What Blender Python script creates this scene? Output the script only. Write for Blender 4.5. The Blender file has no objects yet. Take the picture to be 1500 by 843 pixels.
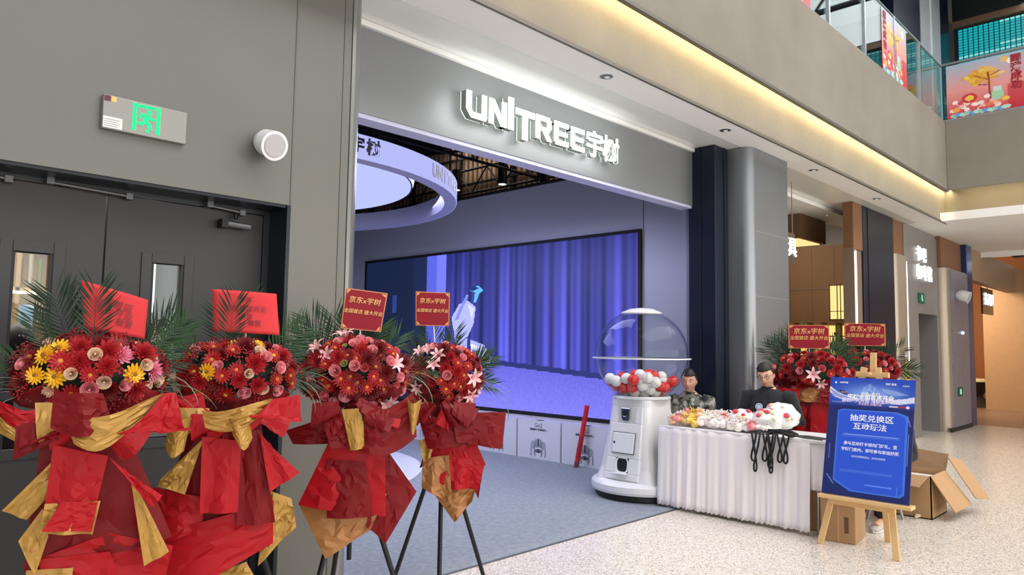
import bpy, bmesh, math, random
import numpy as np
from mathutils import Vector, Matrix, Euler
PI=math.pi
scene=bpy.context.scene
COL=scene.collection
random.seed(7)
# ---------------- camera ----------------
cam_d=bpy.data.cameras.new('camera'); cam=bpy.data.objects.new('camera',cam_d); COL.objects.link(cam)
def _n(v):
    return v/np.linalg.norm(v)
F_PX=1062.0
vx=_n(np.array([1790-750,-(520-421.5),-F_PX])); vy=_n(np.array([-340.5-750,-(488.04-421.5),-F_PX]))
vy=_n(vy-vx*(vx@vy)); vz=np.cross(vx,vy)
cam.matrix_world=Matrix([[*vx,0.0],[*vy,0.0],[*vz,1.5],[0,0,0,1]])
cam_d.sensor_width=36.0; cam_d.lens=F_PX/1500*36.0; cam_d.clip_end=200
scene.camera=cam
# ---------------- world, big lights, exposure ----------------
w=bpy.data.worlds.new('world'); scene.world=w; w.use_nodes=True
bg=w.node_tree.nodes['Background']; bg.inputs[0].default_value=(1.0,0.97,0.92,1); bg.inputs[1].default_value=0.8
def area(name,loc,rot,sx,sy,power,col=(1,1,1)):
    l=bpy.data.lights.new(name,'AREA'); l.shape='RECTANGLE'; l.size=sx; l.size_y=sy; l.energy=power; l.color=col
    o=bpy.data.objects.new(name,l); o.location=loc; o.rotation_euler=rot; COL.objects.link(o); return o
area('atrium_light',(7,-4,10.0),(0,0,0),16,8,1700,(1.0,0.97,0.92))
area('opposite_fill_light',(6,-8.5,2.6),(PI/2+.15,0,0),26,4,800,(1.0,0.96,0.9))  # unseen fill added to brighten ceiling and facade, standing for the opposite shops
area('store_ring_light',(3.73,8.36,3.15),(0,0,0),3.6,3.6,170,(0.72,0.72,1.0))
area('store_wash_light',(5.6,6.0,3.6),(0,0.5,0),1.2,3.0,85,(0.75,0.75,1.0))
area('corridor_light',(1.0,5.6,2.6),(0,0,0),2.0,1.0,40,(1.0,0.9,0.75))
area('cookware_light',(12.0,5.9,3.2),(0,-0.5,0),3.0,2.0,42,(1.0,0.78,0.5))
area('orange_shop_light',(20.0,5.2,3.3),(0,-0.7,0),1.5,1.5,140,(1.0,0.8,0.58))
area('upper_hall_light',(17,0,9.6),(0,0,0),6,6,260,(0.95,0.97,1.0))
scene.view_settings.view_transform='Standard'; scene.view_settings.look='None'
scene.view_settings.exposure=0.0; scene.view_settings.gamma=1.0; scene.view_settings.use_curve_mapping=False
# ---------------- helpers ----------------
def lin1(c): return c/12.92 if c<=0.04045 else ((c+0.055)/1.055)**2.4
def lin(h):
    h=h.lstrip('#'); return tuple(lin1(int(h[i:i+2],16)/255) for i in (0,2,4))
MATS={}
def mat(name,hexc,rough=0.5,metal=0.0,emit=0.0,noise=0.0,nscale=8.0,bump=0.0,bscale=60.0,coat=0.0,aniso=None,emit_col=None,sheen=0.0,spec=None):
    if name in MATS: return MATS[name]
    m=bpy.data.materials.new(name); m.use_nodes=True; nt=m.node_tree; b=nt.nodes['Principled BSDF']
    c=lin(hexc); b.inputs['Base Color'].default_value=(*c,1); b.inputs['Roughness'].default_value=rough; b.inputs['Metallic'].default_value=metal
    if coat: b.inputs['Coat Weight'].default_value=coat; b.inputs['Coat Roughness'].default_value=0.08
    if sheen: b.inputs['Sheen Weight'].default_value=sheen
    if spec is not None: b.inputs['Specular IOR Level'].default_value=spec
    if emit: b.inputs['Emission Color'].default_value=(*(lin(emit_col) if emit_col else c),1); b.inputs['Emission Strength'].default_value=emit
    tc=None
    if noise or bump or aniso:
        tc=nt.nodes.new('ShaderNodeTexCoord')
        mp=nt.nodes.new('ShaderNodeMapping'); nt.links.new(tc.outputs['Object'],mp.inputs[0])
        if aniso: mp.inputs['Scale'].default_value=aniso
    if noise:
        n=nt.nodes.new('ShaderNodeTexNoise'); n.inputs['Scale'].default_value=nscale; n.inputs['Detail'].default_value=4
        nt.links.new(mp.outputs[0],n.inputs['Vector'])
        r=nt.nodes.new('ShaderNodeMapRange'); r.inputs['From Min'].default_value=.3; r.inputs['From Max'].default_value=.7
        r.inputs['To Min'].default_value=1-noise; r.inputs['To Max'].default_value=1+noise; nt.links.new(n.outputs[0],r.inputs[0])
        mx=nt.nodes.new('ShaderNodeVectorMath'); mx.operation='SCALE'; mx.inputs[0].default_value=c
        nt.links.new(r.outputs[0],mx.inputs['Scale']); nt.links.new(mx.outputs[0],b.inputs['Base Color'])
    if bump:
        n2=nt.nodes.new('ShaderNodeTexNoise'); n2.inputs['Scale'].default_value=bscale; n2.inputs['Detail'].default_value=3
        nt.links.new(mp.outputs[0],n2.inputs['Vector'])
        bp=nt.nodes.new('ShaderNodeBump'); bp.inputs['Strength'].default_value=bump; bp.inputs['Distance'].default_value=0.01
        nt.links.new(n2.outputs[0],bp.inputs['Height']); nt.links.new(bp.outputs[0],b.inputs['Normal'])
    MATS[name]=m; return m
def emat(name,hexc,strength=1.0):
    if name in MATS: return MATS[name]
    m=bpy.data.materials.new(name); m.use_nodes=True; nt=m.node_tree; nt.nodes.clear()
    e=nt.nodes.new('ShaderNodeEmission'); e.inputs[0].default_value=(*lin(hexc),1); e.inputs[1].default_value=strength
    o=nt.nodes.new('ShaderNodeOutputMaterial'); nt.links.new(e.outputs[0],o.inputs[0]); MATS[name]=m; return m
def vcmat(name,emit=0.0,rough=0.5,base=1.0):
    if name in MATS: return MATS[name]
    m=bpy.data.materials.new(name); m.use_nodes=True; nt=m.node_tree; b=nt.nodes['Principled BSDF']
    a=nt.nodes.new('ShaderNodeAttribute'); a.attribute_name='Col'
    b.inputs['Roughness'].default_value=rough
    if base: nt.links.new(a.outputs['Color'],b.inputs['Base Color'])
    else: b.inputs['Base Color'].default_value=(.01,.01,.01,1)
    if emit: nt.links.new(a.outputs['Color'],b.inputs['Emission Color']); b.inputs['Emission Strength'].default_value=emit
    MATS[name]=m; return m
def glassmat(name,tint='#ffffff',opacity=0.06,rough=0.02,ior=1.45):
    if name in MATS: return MATS[name]
    m=bpy.data.materials.new(name); m.use_nodes=True; nt=m.node_tree; nt.nodes.clear()
    t=nt.nodes.new('ShaderNodeBsdfTransparent'); t.inputs[0].default_value=(*lin(tint),1)
    g=nt.nodes.new('ShaderNodeBsdfGlossy'); g.inputs['Roughness'].default_value=rough
    f=nt.nodes.new('ShaderNodeLayerWeight'); f.inputs[0].default_value=.5
    pw=nt.nodes.new('ShaderNodeMath'); pw.operation='POWER'; pw.inputs[1].default_value=4.0; nt.links.new(f.outputs['Facing'],pw.inputs[0])
    ml=nt.nodes.new('ShaderNodeMath'); ml.operation='MULTIPLY_ADD'; ml.inputs[1].default_value=.85; ml.inputs[2].default_value=opacity; nt.links.new(pw.outputs[0],ml.inputs[0])
    ad=nt.nodes.new('ShaderNodeMath'); ad.operation='ADD'; ad.inputs[1].default_value=0.0; nt.links.new(ml.outputs[0],ad.inputs[0]); ad.use_clamp=True
    mx=nt.nodes.new('ShaderNodeMixShader'); nt.links.new(ad.outputs[0],mx.inputs[0]); nt.links.new(t.outputs[0],mx.inputs[1]); nt.links.new(g.outputs[0],mx.inputs[2])
    o=nt.nodes.new('ShaderNodeOutputMaterial'); nt.links.new(mx.outputs[0],o.inputs[0]); MATS[name]=m; return m
class MB:
    def __init__(s): s.v=[]; s.f=[]
    def add(s,vs,fs):
        k=len(s.v); s.v+= [tuple(p) for p in vs]; s.f+=[tuple(i+k for i in f) for f in fs]; return s
    def box(s,x0,y0,z0,x1,y1,z1):
        v=[(x,y,z) for z in (z0,z1) for y in (y0,y1) for x in (x0,x1)]
        return s.add(v,[(0,2,3,1),(4,5,7,6),(0,1,5,4),(2,6,7,3),(0,4,6,2),(1,3,7,5)])
    def tube(s,pts,r,n=8,caps=True):
        pts=[Vector(p) for p in pts]; rs=r if isinstance(r,(list,tuple)) else [r]*len(pts)
        V=[];Fs=[]; up=None
        for i,p in enumerate(pts):
            d=(pts[min(i+1,len(pts)-1)]-pts[max(i-1,0)]).normalized()
            if up is None:
                up=d.orthogonal().normalized()
            else:
                up=(up-d*up.dot(d)); up=up.normalized() if up.length>1e-6 else d.orthogonal().normalized()
            b=d.cross(up)
            for k in range(n):
                a=2*PI*k/n; V.append(p+(up*math.cos(a)+b*math.sin(a))*rs[i])
        for i in range(len(pts)-1):
            for k in range(n):
                k2=(k+1)%n; Fs.append((i*n+k,i*n+k2,(i+1)*n+k2,(i+1)*n+k))
        if caps: Fs.append(tuple(range(n))[::-1]); Fs.append(tuple((len(pts)-1)*n+k for k in range(n)))
        return s.add(V,Fs)
    def rings(s,rings,caps=True):
        n=len(rings[0]);V=[p for r in rings for p in r];Fs=[]
        for i in range(len(rings)-1):
            for k in range(n):
                k2=(k+1)%n; Fs.append((i*n+k,i*n+k2,(i+1)*n+k2,(i+1)*n+k))
        if caps: Fs.append(tuple(range(n))[::-1]); Fs.append(tuple((len(rings)-1)*n+k for k in range(n)))
        return s.add(V,Fs)
    def lathe(s,prof,n=32,c=(0,0,0),caps=True):
        return s.rings([[(c[0]+r*math.cos(2*PI*k/n),c[1]+r*math.sin(2*PI*k/n),c[2]+z) for k in range(n)] for r,z in prof],caps)
    def sphere(s,c,r,n=16,m=10,fn=None):
        rr=r if isinstance(r,(list,tuple)) else (r,r,r); R=[]
        for j in range(m+1):
            t=PI*j/m; t=min(max(t,.02),PI-.02)
            R.append([(c[0]+rr[0]*math.sin(t)*math.cos(2*PI*k/n),c[1]+rr[1]*math.sin(t)*math.sin(2*PI*k/n),c[2]-rr[2]*math.cos(t)) for k in range(n)])
        if fn: R=[[fn(p) for p in q] for q in R]
        return s.rings(R)
    def prism(s,poly,h0,h1,axis='z'):
        n=len(poly)
        def P(a,b,h): return (a,b,h) if axis=='z' else ((a,h,b) if axis=='y' else (h,a,b))
        V=[P(a,b,h0) for a,b in poly]+[P(a,b,h1) for a,b in poly]
        return s.add(V,[tuple(range(n))[::-1],tuple(range(n,2*n))]+[(k,(k+1)%n,(k+1)%n+n,k+n) for k in range(n)])
    def xf(s,M):
        s.v=[tuple(M@Vector(p)) for p in s.v]; return s
    def mesh(s,name,m=None,smooth=False):
        me=bpy.data.meshes.new(name); me.from_pydata(s.v,[],s.f)
        bm=bmesh.new(); bm.from_mesh(me); bmesh.ops.recalc_face_normals(bm,faces=bm.faces); bm.to_mesh(me); bm.free()
        if m: me.materials.append(m)
        if smooth: me.polygons.foreach_set('use_smooth',[True]*len(me.polygons))
        return me
    def build(s,name,m=None,parent=None,smooth=False,loc=None,rot=None,bevel=0):
        return put(name,s.mesh(name,m,smooth),parent,loc,rot,bevel)
def put(name,me,parent=None,loc=None,rot=None,bevel=0,scale=None):
    o=bpy.data.objects.new(name,me); COL.objects.link(o)
    if parent: o.parent=parent
    if loc is not None: o.location=loc
    if rot is not None: o.rotation_euler=rot
    if scale is not None: o.scale=scale if hasattr(scale,'__len__') else (scale,)*3
    if bevel:
        b=o.modifiers.new('bevel','BEVEL'); b.width=bevel; b.segments=2; b.limit_method='ANGLE'
    return o
def tag(o,label=None,cat=None,group=None,kind=None):
    if label: o['label']=label
    if cat: o['category']=cat
    if group: o['group']=group
    if kind: o['kind']=kind
    return o
def thing(name,label,cat,loc=(0,0,0),rz=0,group=None,rot=None):
    o=bpy.data.objects.new(name,None); o.empty_display_size=.1; COL.objects.link(o); o.location=loc
    o.rotation_euler=rot if rot else (0,0,rz)
    return tag(o,label,cat,group)
def struct(name,mb,m,smooth=False,bevel=0,label=None):
    o=mb.build(name,m,None,smooth,bevel=bevel); tag(o,label,kind='structure'); return o
def B(*a): return MB().box(*a)
def text(name,s,size,m,parent,M,ext=0.001,bold=0.0,align='CENTER',sx=1.0,shear=0.0):
    c=bpy.data.curves.new('t','FONT'); c.body=s; c.size=size; c.extrude=ext; c.offset=bold; c.align_x=align; c.align_y='CENTER'; c.resolution_u=3; c.shear=shear
    o=bpy.data.objects.new('t',c); COL.objects.link(o)
    bpy.context.view_layer.update()
    me=bpy.data.meshes.new_from_object(o.evaluated_get(bpy.context.evaluated_depsgraph_get()))
    bpy.data.objects.remove(o); bpy.data.curves.remove(c)
    me.name=name; me.materials.clear(); me.materials.append(m)
    me.transform(M@Matrix.Diagonal((sx,1,1,1)))
    return put(name,me,parent)
# frames for writing: faces -Y, faces -X
def FY(x,y,z): return Matrix.Translation((x,y,z))@Matrix.Rotation(PI/2,4,'X')
def FX(x,y,z): return Matrix.Translation((x,y,z))@Matrix.Rotation(-PI/2,4,'Z')@Matrix.Rotation(PI/2,4,'X')
# canvas of coloured cells for flat prints and screens
class Canvas:
    def __init__(s,w,h,bg='#000000'):
        s.w,s.h=w,h; s.a=np.zeros((h,w,3)); s.a[:]=lin(bg); s.Y,s.X=np.mgrid[0:h,0:w]; s.X=(s.X+.5)/w; s.Y=1-(s.Y+.5)/h; s.asp=w/h
    def put(s,m,c,al=1.0):
        c=np.array(lin(c)) if isinstance(c,str) else np.array(c); s.a[m]=s.a[m]*(1-al)+c*al
    def rect(s,x0,y0,x1,y1,c,al=1.0): s.put((s.X>=x0)&(s.X<=x1)&(s.Y>=y0)&(s.Y<=y1),c,al)
    def ell(s,x,y,rx,ry,c,al=1.0): s.put(((s.X-x)/rx)**2+((s.Y-y)/ry)**2<=1,c,al)
    def poly(s,pts,c,al=1.0):
        m=np.zeros(s.X.shape,bool); n=len(pts)
        for i in range(n):
            x0,y0=pts[i];x1,y1=pts[(i+1)%n]
            if y0==y1: continue
            m^=((s.Y>y0)!=(s.Y>y1))&(s.X<(x1-x0)*(s.Y-y0)/(y1-y0)+x0)
        s.put(m,c,al)
    def line(s,x0,y0,x1,y1,wd,c,al=1.0):
        ax,ay=s.X*s.asp,s.Y; bx0,bx1=x0*s.asp,x1*s.asp; dx,dy=bx1-bx0,y1-y0; L=dx*dx+dy*dy+1e-9
        t=np.clip(((ax-bx0)*dx+(ay-y0)*dy)/L,0,1); s.put((ax-bx0-t*dx)**2+(ay-y0-t*dy)**2<=wd*wd,c,al)
    def build(s,name,m,parent,P0,U,V,gap=0.0):
        P0=np.array(P0,float);U=np.array(U,float);V=np.array(V,float); vs=[];cols=[]
        q=np.round(s.a,3)
        for j in range(s.h):
            i=0; y1=1-j/s.h; y0=1-(j+1-gap)/s.h
            while i<s.w:
                k=i+1
                if not gap:
                    while k<s.w and (q[j,k]==q[j,i]).all(): k+=1
                x0=i/s.w; x1=(k-gap)/s.w
                vs+=[P0+U*x0+V*y0,P0+U*x1+V*y0,P0+U*x1+V*y1,P0+U*x0+V*y1]; cols.append(q[j,i]); i=k
        n=len(cols); me=bpy.data.meshes.new(name); me.from_pydata([tuple(v) for v in vs],[],[(4*i,4*i+1,4*i+2,4*i+3) for i in range(n)])
        at=me.color_attributes.new('Col','FLOAT_COLOR','CORNER'); arr=np.ones((n*4,4),np.float32); arr[:,:3]=np.repeat(np.array(cols),4,axis=0)
        at.data.foreach_set('color',arr.ravel()); me.materials.append(m); return put(name,me,parent)
# ---------------- materials ----------------
M_wall=mat('grey_metal_panel','#6a6a64',rough=.42,metal=.35,noise=.03,nscale=2)
M_jamb=mat('dark_jamb','#1c222b',rough=.3,metal=.4)
M_door=mat('charcoal_door','#2f2f31',rough=.5,noise=.04,nscale=5)
M_steel=mat('brushed_steel','#b9bdc0',rough=.28,metal=.85,noise=.03,nscale=6,aniso=(1,1,12))
M_fascia=mat('fascia_metal','#84878a',rough=.5,metal=.5)
M_navy=mat('navy_panel','#10182a',rough=.34,metal=.15,spec=.35)
M_black=mat('black','#0b0c0e',rough=.5)
M_ceil=mat('ceiling_paint','#efefec',rough=.7)
M_ceilgloss=mat('ceiling_gloss','#e6e9e6',rough=.25,coat=.3)
M_conc=mat('concrete_board','#807a6f',rough=.8,noise=.09,nscale=1.8,bump=.15,bscale=30)
M_trim=mat('dark_trim','#6b6862',rough=.5,metal=.5)
M_white=mat('white_plastic','#e8e9e9',rough=.3)
M_alu=mat('aluminium','#a8a9a8',rough=.35,metal=.9)
M_blk=mat('black_metal','#15171a',rough=.4,metal=.4)
def terrazzo():
    m=bpy.data.materials.new('terrazzo'); m.use_nodes=True; nt=m.node_tree; b=nt.nodes['Principled BSDF']; L=nt.links
    tc=nt.nodes.new('ShaderNodeTexCoord')
    base=None
    def vor(scale,thr,colA,prev):
        v=nt.nodes.new('ShaderNodeTexVoronoi'); v.inputs['Scale'].default_value=scale; L.new(tc.outputs['Object'],v.inputs['Vector'])
        s=nt.nodes.new('ShaderNodeSeparateColor'); L.new(v.outputs['Color'],s.inputs[0])
        c=nt.nodes.new('ShaderNodeMath'); c.operation='GREATER_THAN'; c.inputs[1].default_value=thr; L.new(s.outputs[0],c.inputs[0])
        d=nt.nodes.new('ShaderNodeMath'); d.operation='LESS_THAN'; d.inputs[1].default_value=.42; L.new(v.outputs['Distance'],d.inputs[0])
        mm=nt.nodes.new('ShaderNodeMath'); mm.operation='MULTIPLY'; L.new(c.outputs[0],mm.inputs[0]); L.new(d.outputs[0],mm.inputs[1])
        mx=nt.nodes.new('ShaderNodeMix'); mx.data_type='RGBA'; L.new(mm.outputs[0],mx.inputs[0])
        if isinstance(prev,tuple): mx.inputs[6].default_value=(*prev,1)
        else: L.new(prev,mx.inputs[6])
        mx.inputs[7].default_value=(*lin(colA),1); return mx.outputs[2]
    c=vor(70,.55,'#a89a88',lin('#dbd3c6')); c=vor(110,.75,'#8d8276',c); c=vor(55,.8,'#efe9df',c)
    L.new(c,b.inputs['Base Color']); b.inputs['Roughness'].default_value=.22; b.inputs['Specular IOR Level'].default_value=.4
    return m
M_terr=terrazzo()
M_carpet=mat('carpet_grey','#8c949c',rough=.95,noise=.16,nscale=26,bump=.5,bscale=300)
# ---------------- setting ----------------
struct('floor',MB().prism([(-8,-10),(30,-10),(30,14),(-8,14)],-.3,0),M_terr,label='pale speckled terrazzo mall floor')
struct('floor',B(2.46,3.67,0,7.44,13,.006),M_carpet,label='grey carpet of the store behind the terrazzo edge')
struct('trim_1',B(2.46,3.655,0,6.2,3.67,.008),mat('carpet_edge','#5d6268',rough=.4,metal=.5))
# white disc floor under the ring
d=MB().lathe([(2.35,.0),(2.35,.012)],64,(3.73,8.36,.004)); struct('floor',d,mat('white_floor','#e9edf2',rough=.25),label='white round floor area under the glowing ring')
# left wall with doorway (X 0..1.98 open, z<2.25)
lw=MB(); lw.box(-4,3.67,2.25,1.98,3.95,3.66); lw.box(-4,3.67,0,-1.2,3.95,2.25)
wl=struct('wall_left',lw,M_wall,label='grey metal wall above the doors')
struct('wall_left',B(1.985,3.67,0,2.345,4.1,3.66),mat('pier_metal','#6c6b65',rough=.4,metal=.35,noise=.05,nscale=1.2,aniso=(1,1,.3)),bevel=.004,label='grey metal pier between doors and store opening')
struct('wall_left',MB().rings([[(2.35+.1*math.sin(a),3.77-.1*math.cos(a)+.0,z) for a in [PI/2*k/6 for k in range(7)]]+[(2.45,4.1,z),(2.35,4.1,z)] for z in (0,3.66)]),mat('steel_corner','#8a8b88',rough=.3,metal=.6),smooth=False,label='rounded metal corner of the pier')
struct('trim_2',B(2.448,3.79,0,2.47,4.1,3.66),mat('bright_edge','#d5d6dc',rough=.3,metal=.3))
struct('wall_left',B(2.455,4.1,0,2.5,12.5,4.6),mat('store_left','#3b3d48',rough=.6),label='inner side wall of the store')
# door recess
dr=MB(); dr.box(1.93,3.87,0,1.98,3.95,2.25); dr.box(-1.2,3.87,2.21,1.93,3.95,2.25)
struct('trim_3',dr,M_alu.copy() if False else mat('door_frame','#33363b',rough=.35,metal=.5))
struct('trim_4',B(1.965,3.67,0,1.983,3.87,2.25),M_jamb)
struct('trim_5',B(-1.2,3.68,2.235,1.965,3.87,2.252),M_jamb)
def door(name,x0,x1,wx0,wx1,label):
    y0,y1=3.875,3.93; wz0,wz1=1.0,1.885
    m=MB(); O_=[(x0,.01),(x1,.01),(x1,2.205),(x0,2.205)]; I_=[(wx0,wz0),(wx1,wz0),(wx1,wz1),(wx0,wz1)]
    m.add([(a,y,b) for y in (y0,y1) for a,b in O_+I_],[f for k in range(4) for f in ((k,(k+1)%4,4+(k+1)%4,4+k),(8+k,8+(k+1)%4,12+(k+1)%4,12+k),(k,(k+1)%4,8+(k+1)%4,8+k),(4+k,4+(k+1)%4,12+(k+1)%4,12+k))])
    d=struct(name,m,M_door,label=label)
    f=MB(); f.box(wx0-.05,y0-.008,wz0-.05,wx0,y1,wz1+.05); f.box(wx1,y0-.008,wz0-.05,wx1+.05,y1,wz1+.05); f.box(wx0,y0-.008,wz1,wx1,y1,wz1+.05); f.box(wx0,y0-.008,wz0-.05,wx1,y1,wz0)
    f.build('vision_frame',mat('vision_frame','#2c2c2e',rough=.45),d,bevel=.003)
    g=MB(); g.box(wx0,y0+.02,wz0,wx1,y0+.026,wz1); g.build('pane',glassmat('door_glass','#f2f7f5',.05),d)
    g=MB(); [g.box(a,y0-.002,wz0,b,y0+.02,wz1) for a,b in ((wx0,wx0+.012),(wx1-.012,wx1))]; g.build('glazing_bead',M_black,d)
    pb=MB(); pb.box(x0+.1,y0-.05,1.22,x1-.1,y0-.03,1.26); pb.box(x0+.1,y0-.03,1.21,x0+.16,y0,1.27); pb.box(x1-.16,y0-.03,1.21,x1-.1,y0,1.27); pb.build('push_bar',mat('dark_bar','#303134',rough=.5,metal=.3),d,bevel=.004)
    return d
door('door_1',1.125,1.925,1.34,1.50,'right charcoal door leaf with narrow glass panel')
d2=door('door_2',.315,1.115,.745,.905,'middle charcoal door leaf with narrow glass panel')
struct('door_3',B(-1.2,3.875,.01,.305,3.93,2.205),M_door)
# closer arms
def closer(x,label,w_=.2,body=True):
    t=thing('door_closer',label,'door closer',(x,3.87,2.17))
    a=MB(); a.tube([(-w_/2,-.03,.045),(w_/2,-.035,.03)],.008,6); a.box(-w_/2-.01,-.045,.035,-w_/2+.02,.0,.065); a.box(w_/2-.03,-.045,.015,w_/2,.0,.045); a.build('arm',mat('closer_arm','#5e5f62',rough=.4,metal=.6),t)
    if body:
        b=MB(); b.tube([(.0,-.035,-.04),(.13,-.035,-.045)],.019,10); b.build('body',mat('closer_body','#7b7d84',rough=.35,metal=.7),t,smooth=False)
        b=MB(); b.tube([(.05,-.035,-.01),(.05,-.035,.02)],.012,8); b.box(-.035,-.06,-.065,-.0,-.004,-.02); b.build('bracket',M_blk,t)
closer(1.7,'grey closer arm with cylinder at top right of the right door')
closer(1.04,'slim closer arm across the meeting of the two doors',.36,False)
closer(.62,'slim closer arm at the left frame edge over the middle door',.2,False)
# grooves on left wall
struct('trim_6',B(1.978,3.666,2.25,1.984,3.672,3.66),M_trim)
struct('trim_7',B(2.29,3.666,0,2.294,3.672,3.66),M_trim)
# corridor behind doors
cw=MB(); cw.box(-1.5,7.0,0,2.45,7.1,3); struct('wall_back',cw,mat('corridor_wall','#c9a878',rough=.7),label='warm wall seen through the door panes')
struct('ceiling',B(-1.5,3.95,2.9,2.44,7.0,3.0),M_ceil)
def shelf_unit():
    t=thing('display_shelving','pale wooden shelving with light bars seen through the middle door pane','shelving',(1.15,6.7,0))
    for z in (.5,.95,1.4,1.85,2.3,2.6):
        B(-.55,-.12,z,.5,.12,z+.03).build('shelf',mat('pale_wood','#c8a67c',rough=.5),t)
    for x in (-.55,-.2,.15,.48): B(x,-.12,0,x+.03,.12,2.75).build('upright',mat('pale_wood','#c8a67c'),t)
    for z in (1.83,2.28): B(-.52,-.14,z,.48,-.12,z+.02).build('light_bar',emat('warm_bar','#fff0d0',3.0),t)
    B(-.4,-.02,1.45,.3,.0,1.75).build('backlit_panel',emat('pale_blue_panel','#b9d8ee',.9),t)
    for k in range(14):
        x=-.45+.065*k
        MB().tube([(x,0,1.9+.01*(k%3)),(x,0,2.12+.03*(k%2))],.018,6).build('bottle',mat('shelf_item_%d'%(k%3),['#7a8a4a','#8a5a3a','#d8d0c0'][k%3]),t)
shelf_unit()
struct('trim_8',B(2.28,6.6,0,2.32,6.9,2.8),emat('corridor_glow','#e8f2ff',1.6),label='bright light strip')
# store interior
M_sw=mat('store_wall','#b9bccb',rough=.35,metal=.35)
struct('wall_right',B(7.45,4.08,0,7.65,13,3.73),M_sw,label='satin metal side wall of the store with the big screen')
struct('trim_9',B(7.444,5.03,2.95,7.452,5.036,3.73),M_trim)
struct('trim_10',B(7.42,4.1,3.73,7.7,13,3.77),M_black)
struct('wall_back',B(2.45,13,0,12,13.1,5.2),mat('store_back','#2a2c3a',rough=.7))
struct('ceiling',B(2.4,4.2,5.1,16,14,5.25),mat('dark_ceiling','#07080f',rough=.8),label='dark exposed ceiling over the store')
# louvre wall beyond the screen wall
lv=thing('louvre_wall','brown ribbed slat wall above the screen wall of the store','wall panel',(8.6,4.3,3.3))
B(.05,0,0,.1,9,1.8).build('backing',mat('louvre_back','#5f4c3c',rough=.7),lv)
s=MB(); [s.box(0,k*.12,0,.05,k*.12+.06,1.8) for k in range(75)]; tag(s.build('slat',mat('louvre','#9a8068',rough=.6),lv),kind='stuff')
for k in range(7): B(-.06,k*1.35,.0,.0,k*1.35+.05,1.8).build('post',M_black,lv)
for z in (.55,1.0,1.5): B(-.08,0,z,-.03,9,z+.035).build('rail',M_blk,lv)
area('louvre_light',(8.5,7,5.0),(0,-.6,0),1.2,6,50,(1,.92,.82))
# trusses under the dark ceiling
def truss(x0,y0,x1,y1,z,label):
    t=thing('roof_truss',label,'truss',(0,0,0)); a=Vector((x0,y0,z)); b=Vector((x1,y1,z)); h=Vector((0,0,.42))
    MB().tube([a,b],.022,6).build('chord',M_blk,t); MB().tube([a+h,b+h],.022,6).build('chord',M_blk,t)
    n=9
    for i in range(n):
        p=a.lerp(b,i/n); q=a.lerp(b,(i+.5)/n)+h; r_=a.lerp(b,(i+1)/n)
        MB().tube([p,q],.014,5).build('brace',M_blk,t); MB().tube([q,r_],.014,5).build('brace',M_blk,t)
truss(2.6,5.3,9.2,5.6,4.1,'black lattice truss nearest the store front')
truss(2.6,7.5,9.2,7.7,4.15,'black lattice truss crossing behind the glowing ring')
truss(8.3,4.6,8.4,11.5,4.1,'black lattice truss running along above the screen wall')
truss(7.9,4.5,5.6,12,4.3,'black lattice truss running diagonally to the back of the store')
# fascia
struct('wall_front',B(2.47,4.05,3.03,6.93,4.2,3.64),M_fascia,label='grey metal fascia carrying the shop sign')
struct('trim_11',B(2.47,4.02,3.62,6.93,4.06,3.66),mat('white_lip','#e2e2e0',rough=.4))
struct('trim_12',B(2.47,4.06,3.0,6.93,4.2,3.03),mat('soffit_edge','#c2c2dd',rough=.35))
# ceilings
struct('ceiling',B(-6,3.285,3.66,13.6,3.62,3.678),M_ceil,label='white soffit strip with downlights')
struct('ceiling',B(-6,3.625,3.663,13.6,4.2,3.8),M_ceilgloss,label='glossy ceiling band over the shop fronts')
struct('ceiling',MB().prism([(8.16,4.2),(12.9,4.2),(12.9,4.6),(8.16,5.2)],3.6,3.66),M_ceil,label='lower soffit of the neighbouring bay')
struct('ceiling',B(13.6,-6,3.66,18.5,4.6,3.8),M_ceil,label='white ceiling beyond the atrium corner')
# upper floor edge: lower beam + cove + upper beam
struct('beam_1',B(-8,3.28,3.68,13.95,3.45,4.28),M_conc,bevel=.01,label='lower concrete beam above the shop fronts')
struct('trim_13',B(-8,3.265,3.655,13.95,3.29,3.685),M_trim)
struct('beam_2',B(-8,3.13,4.14,13.6,3.16,5.31),M_conc,bevel=.01,label='upper concrete balcony edge above the light cove')
struct('trim_14',B(-8,3.12,4.11,13.45,3.165,4.14),M_trim)
struct('beam_3',B(13.92,-8,3.68,14.1,3.45,4.28),M_conc,bevel=.01,label='lower concrete beam across the hall')
struct('beam_4',B(13.45,-8,4.14,13.48,3.13,5.31),M_conc,bevel=.01,label='upper concrete balcony edge across the hall')
struct('trim_15',B(-8,3.42,4.10,13.9,3.44,4.30),M_conc)
cs=tag(B(-8,3.165,4.17,13.5,3.18,4.185).build('cove_light',emat('cove_strip','#ffe9b8',5.0)),'warm linear light in the cove along the shop fronts','light')
cs2=tag(B(13.485,-8,4.17,13.5,3.16,4.185).build('cove_light',emat('cove_strip','#ffe9b8',5.0)),'warm linear light in the cove across the hall','light')
area('cove_glow',(3.5,3.19,4.22),(.45,0,0),22,.03,130,(1,.78,.42)); area('cove_glow_far',(13.6,-1.5,4.22),(0,-.45,0),.06,9,40,(1,.78,.42))
# slab of upper floor
sl=MB(); sl.box(-8,3.16,5.2,30,14,5.31); sl.box(13.6,-8,5.2,30,3.26,5.31); struct('slab',sl,M_conc,label='upper floor slab')
sl=MB(); sl.box(-8,3.44,4.28,13.95,3.5,5.2); struct('slab',sl,M_conc)
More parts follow.
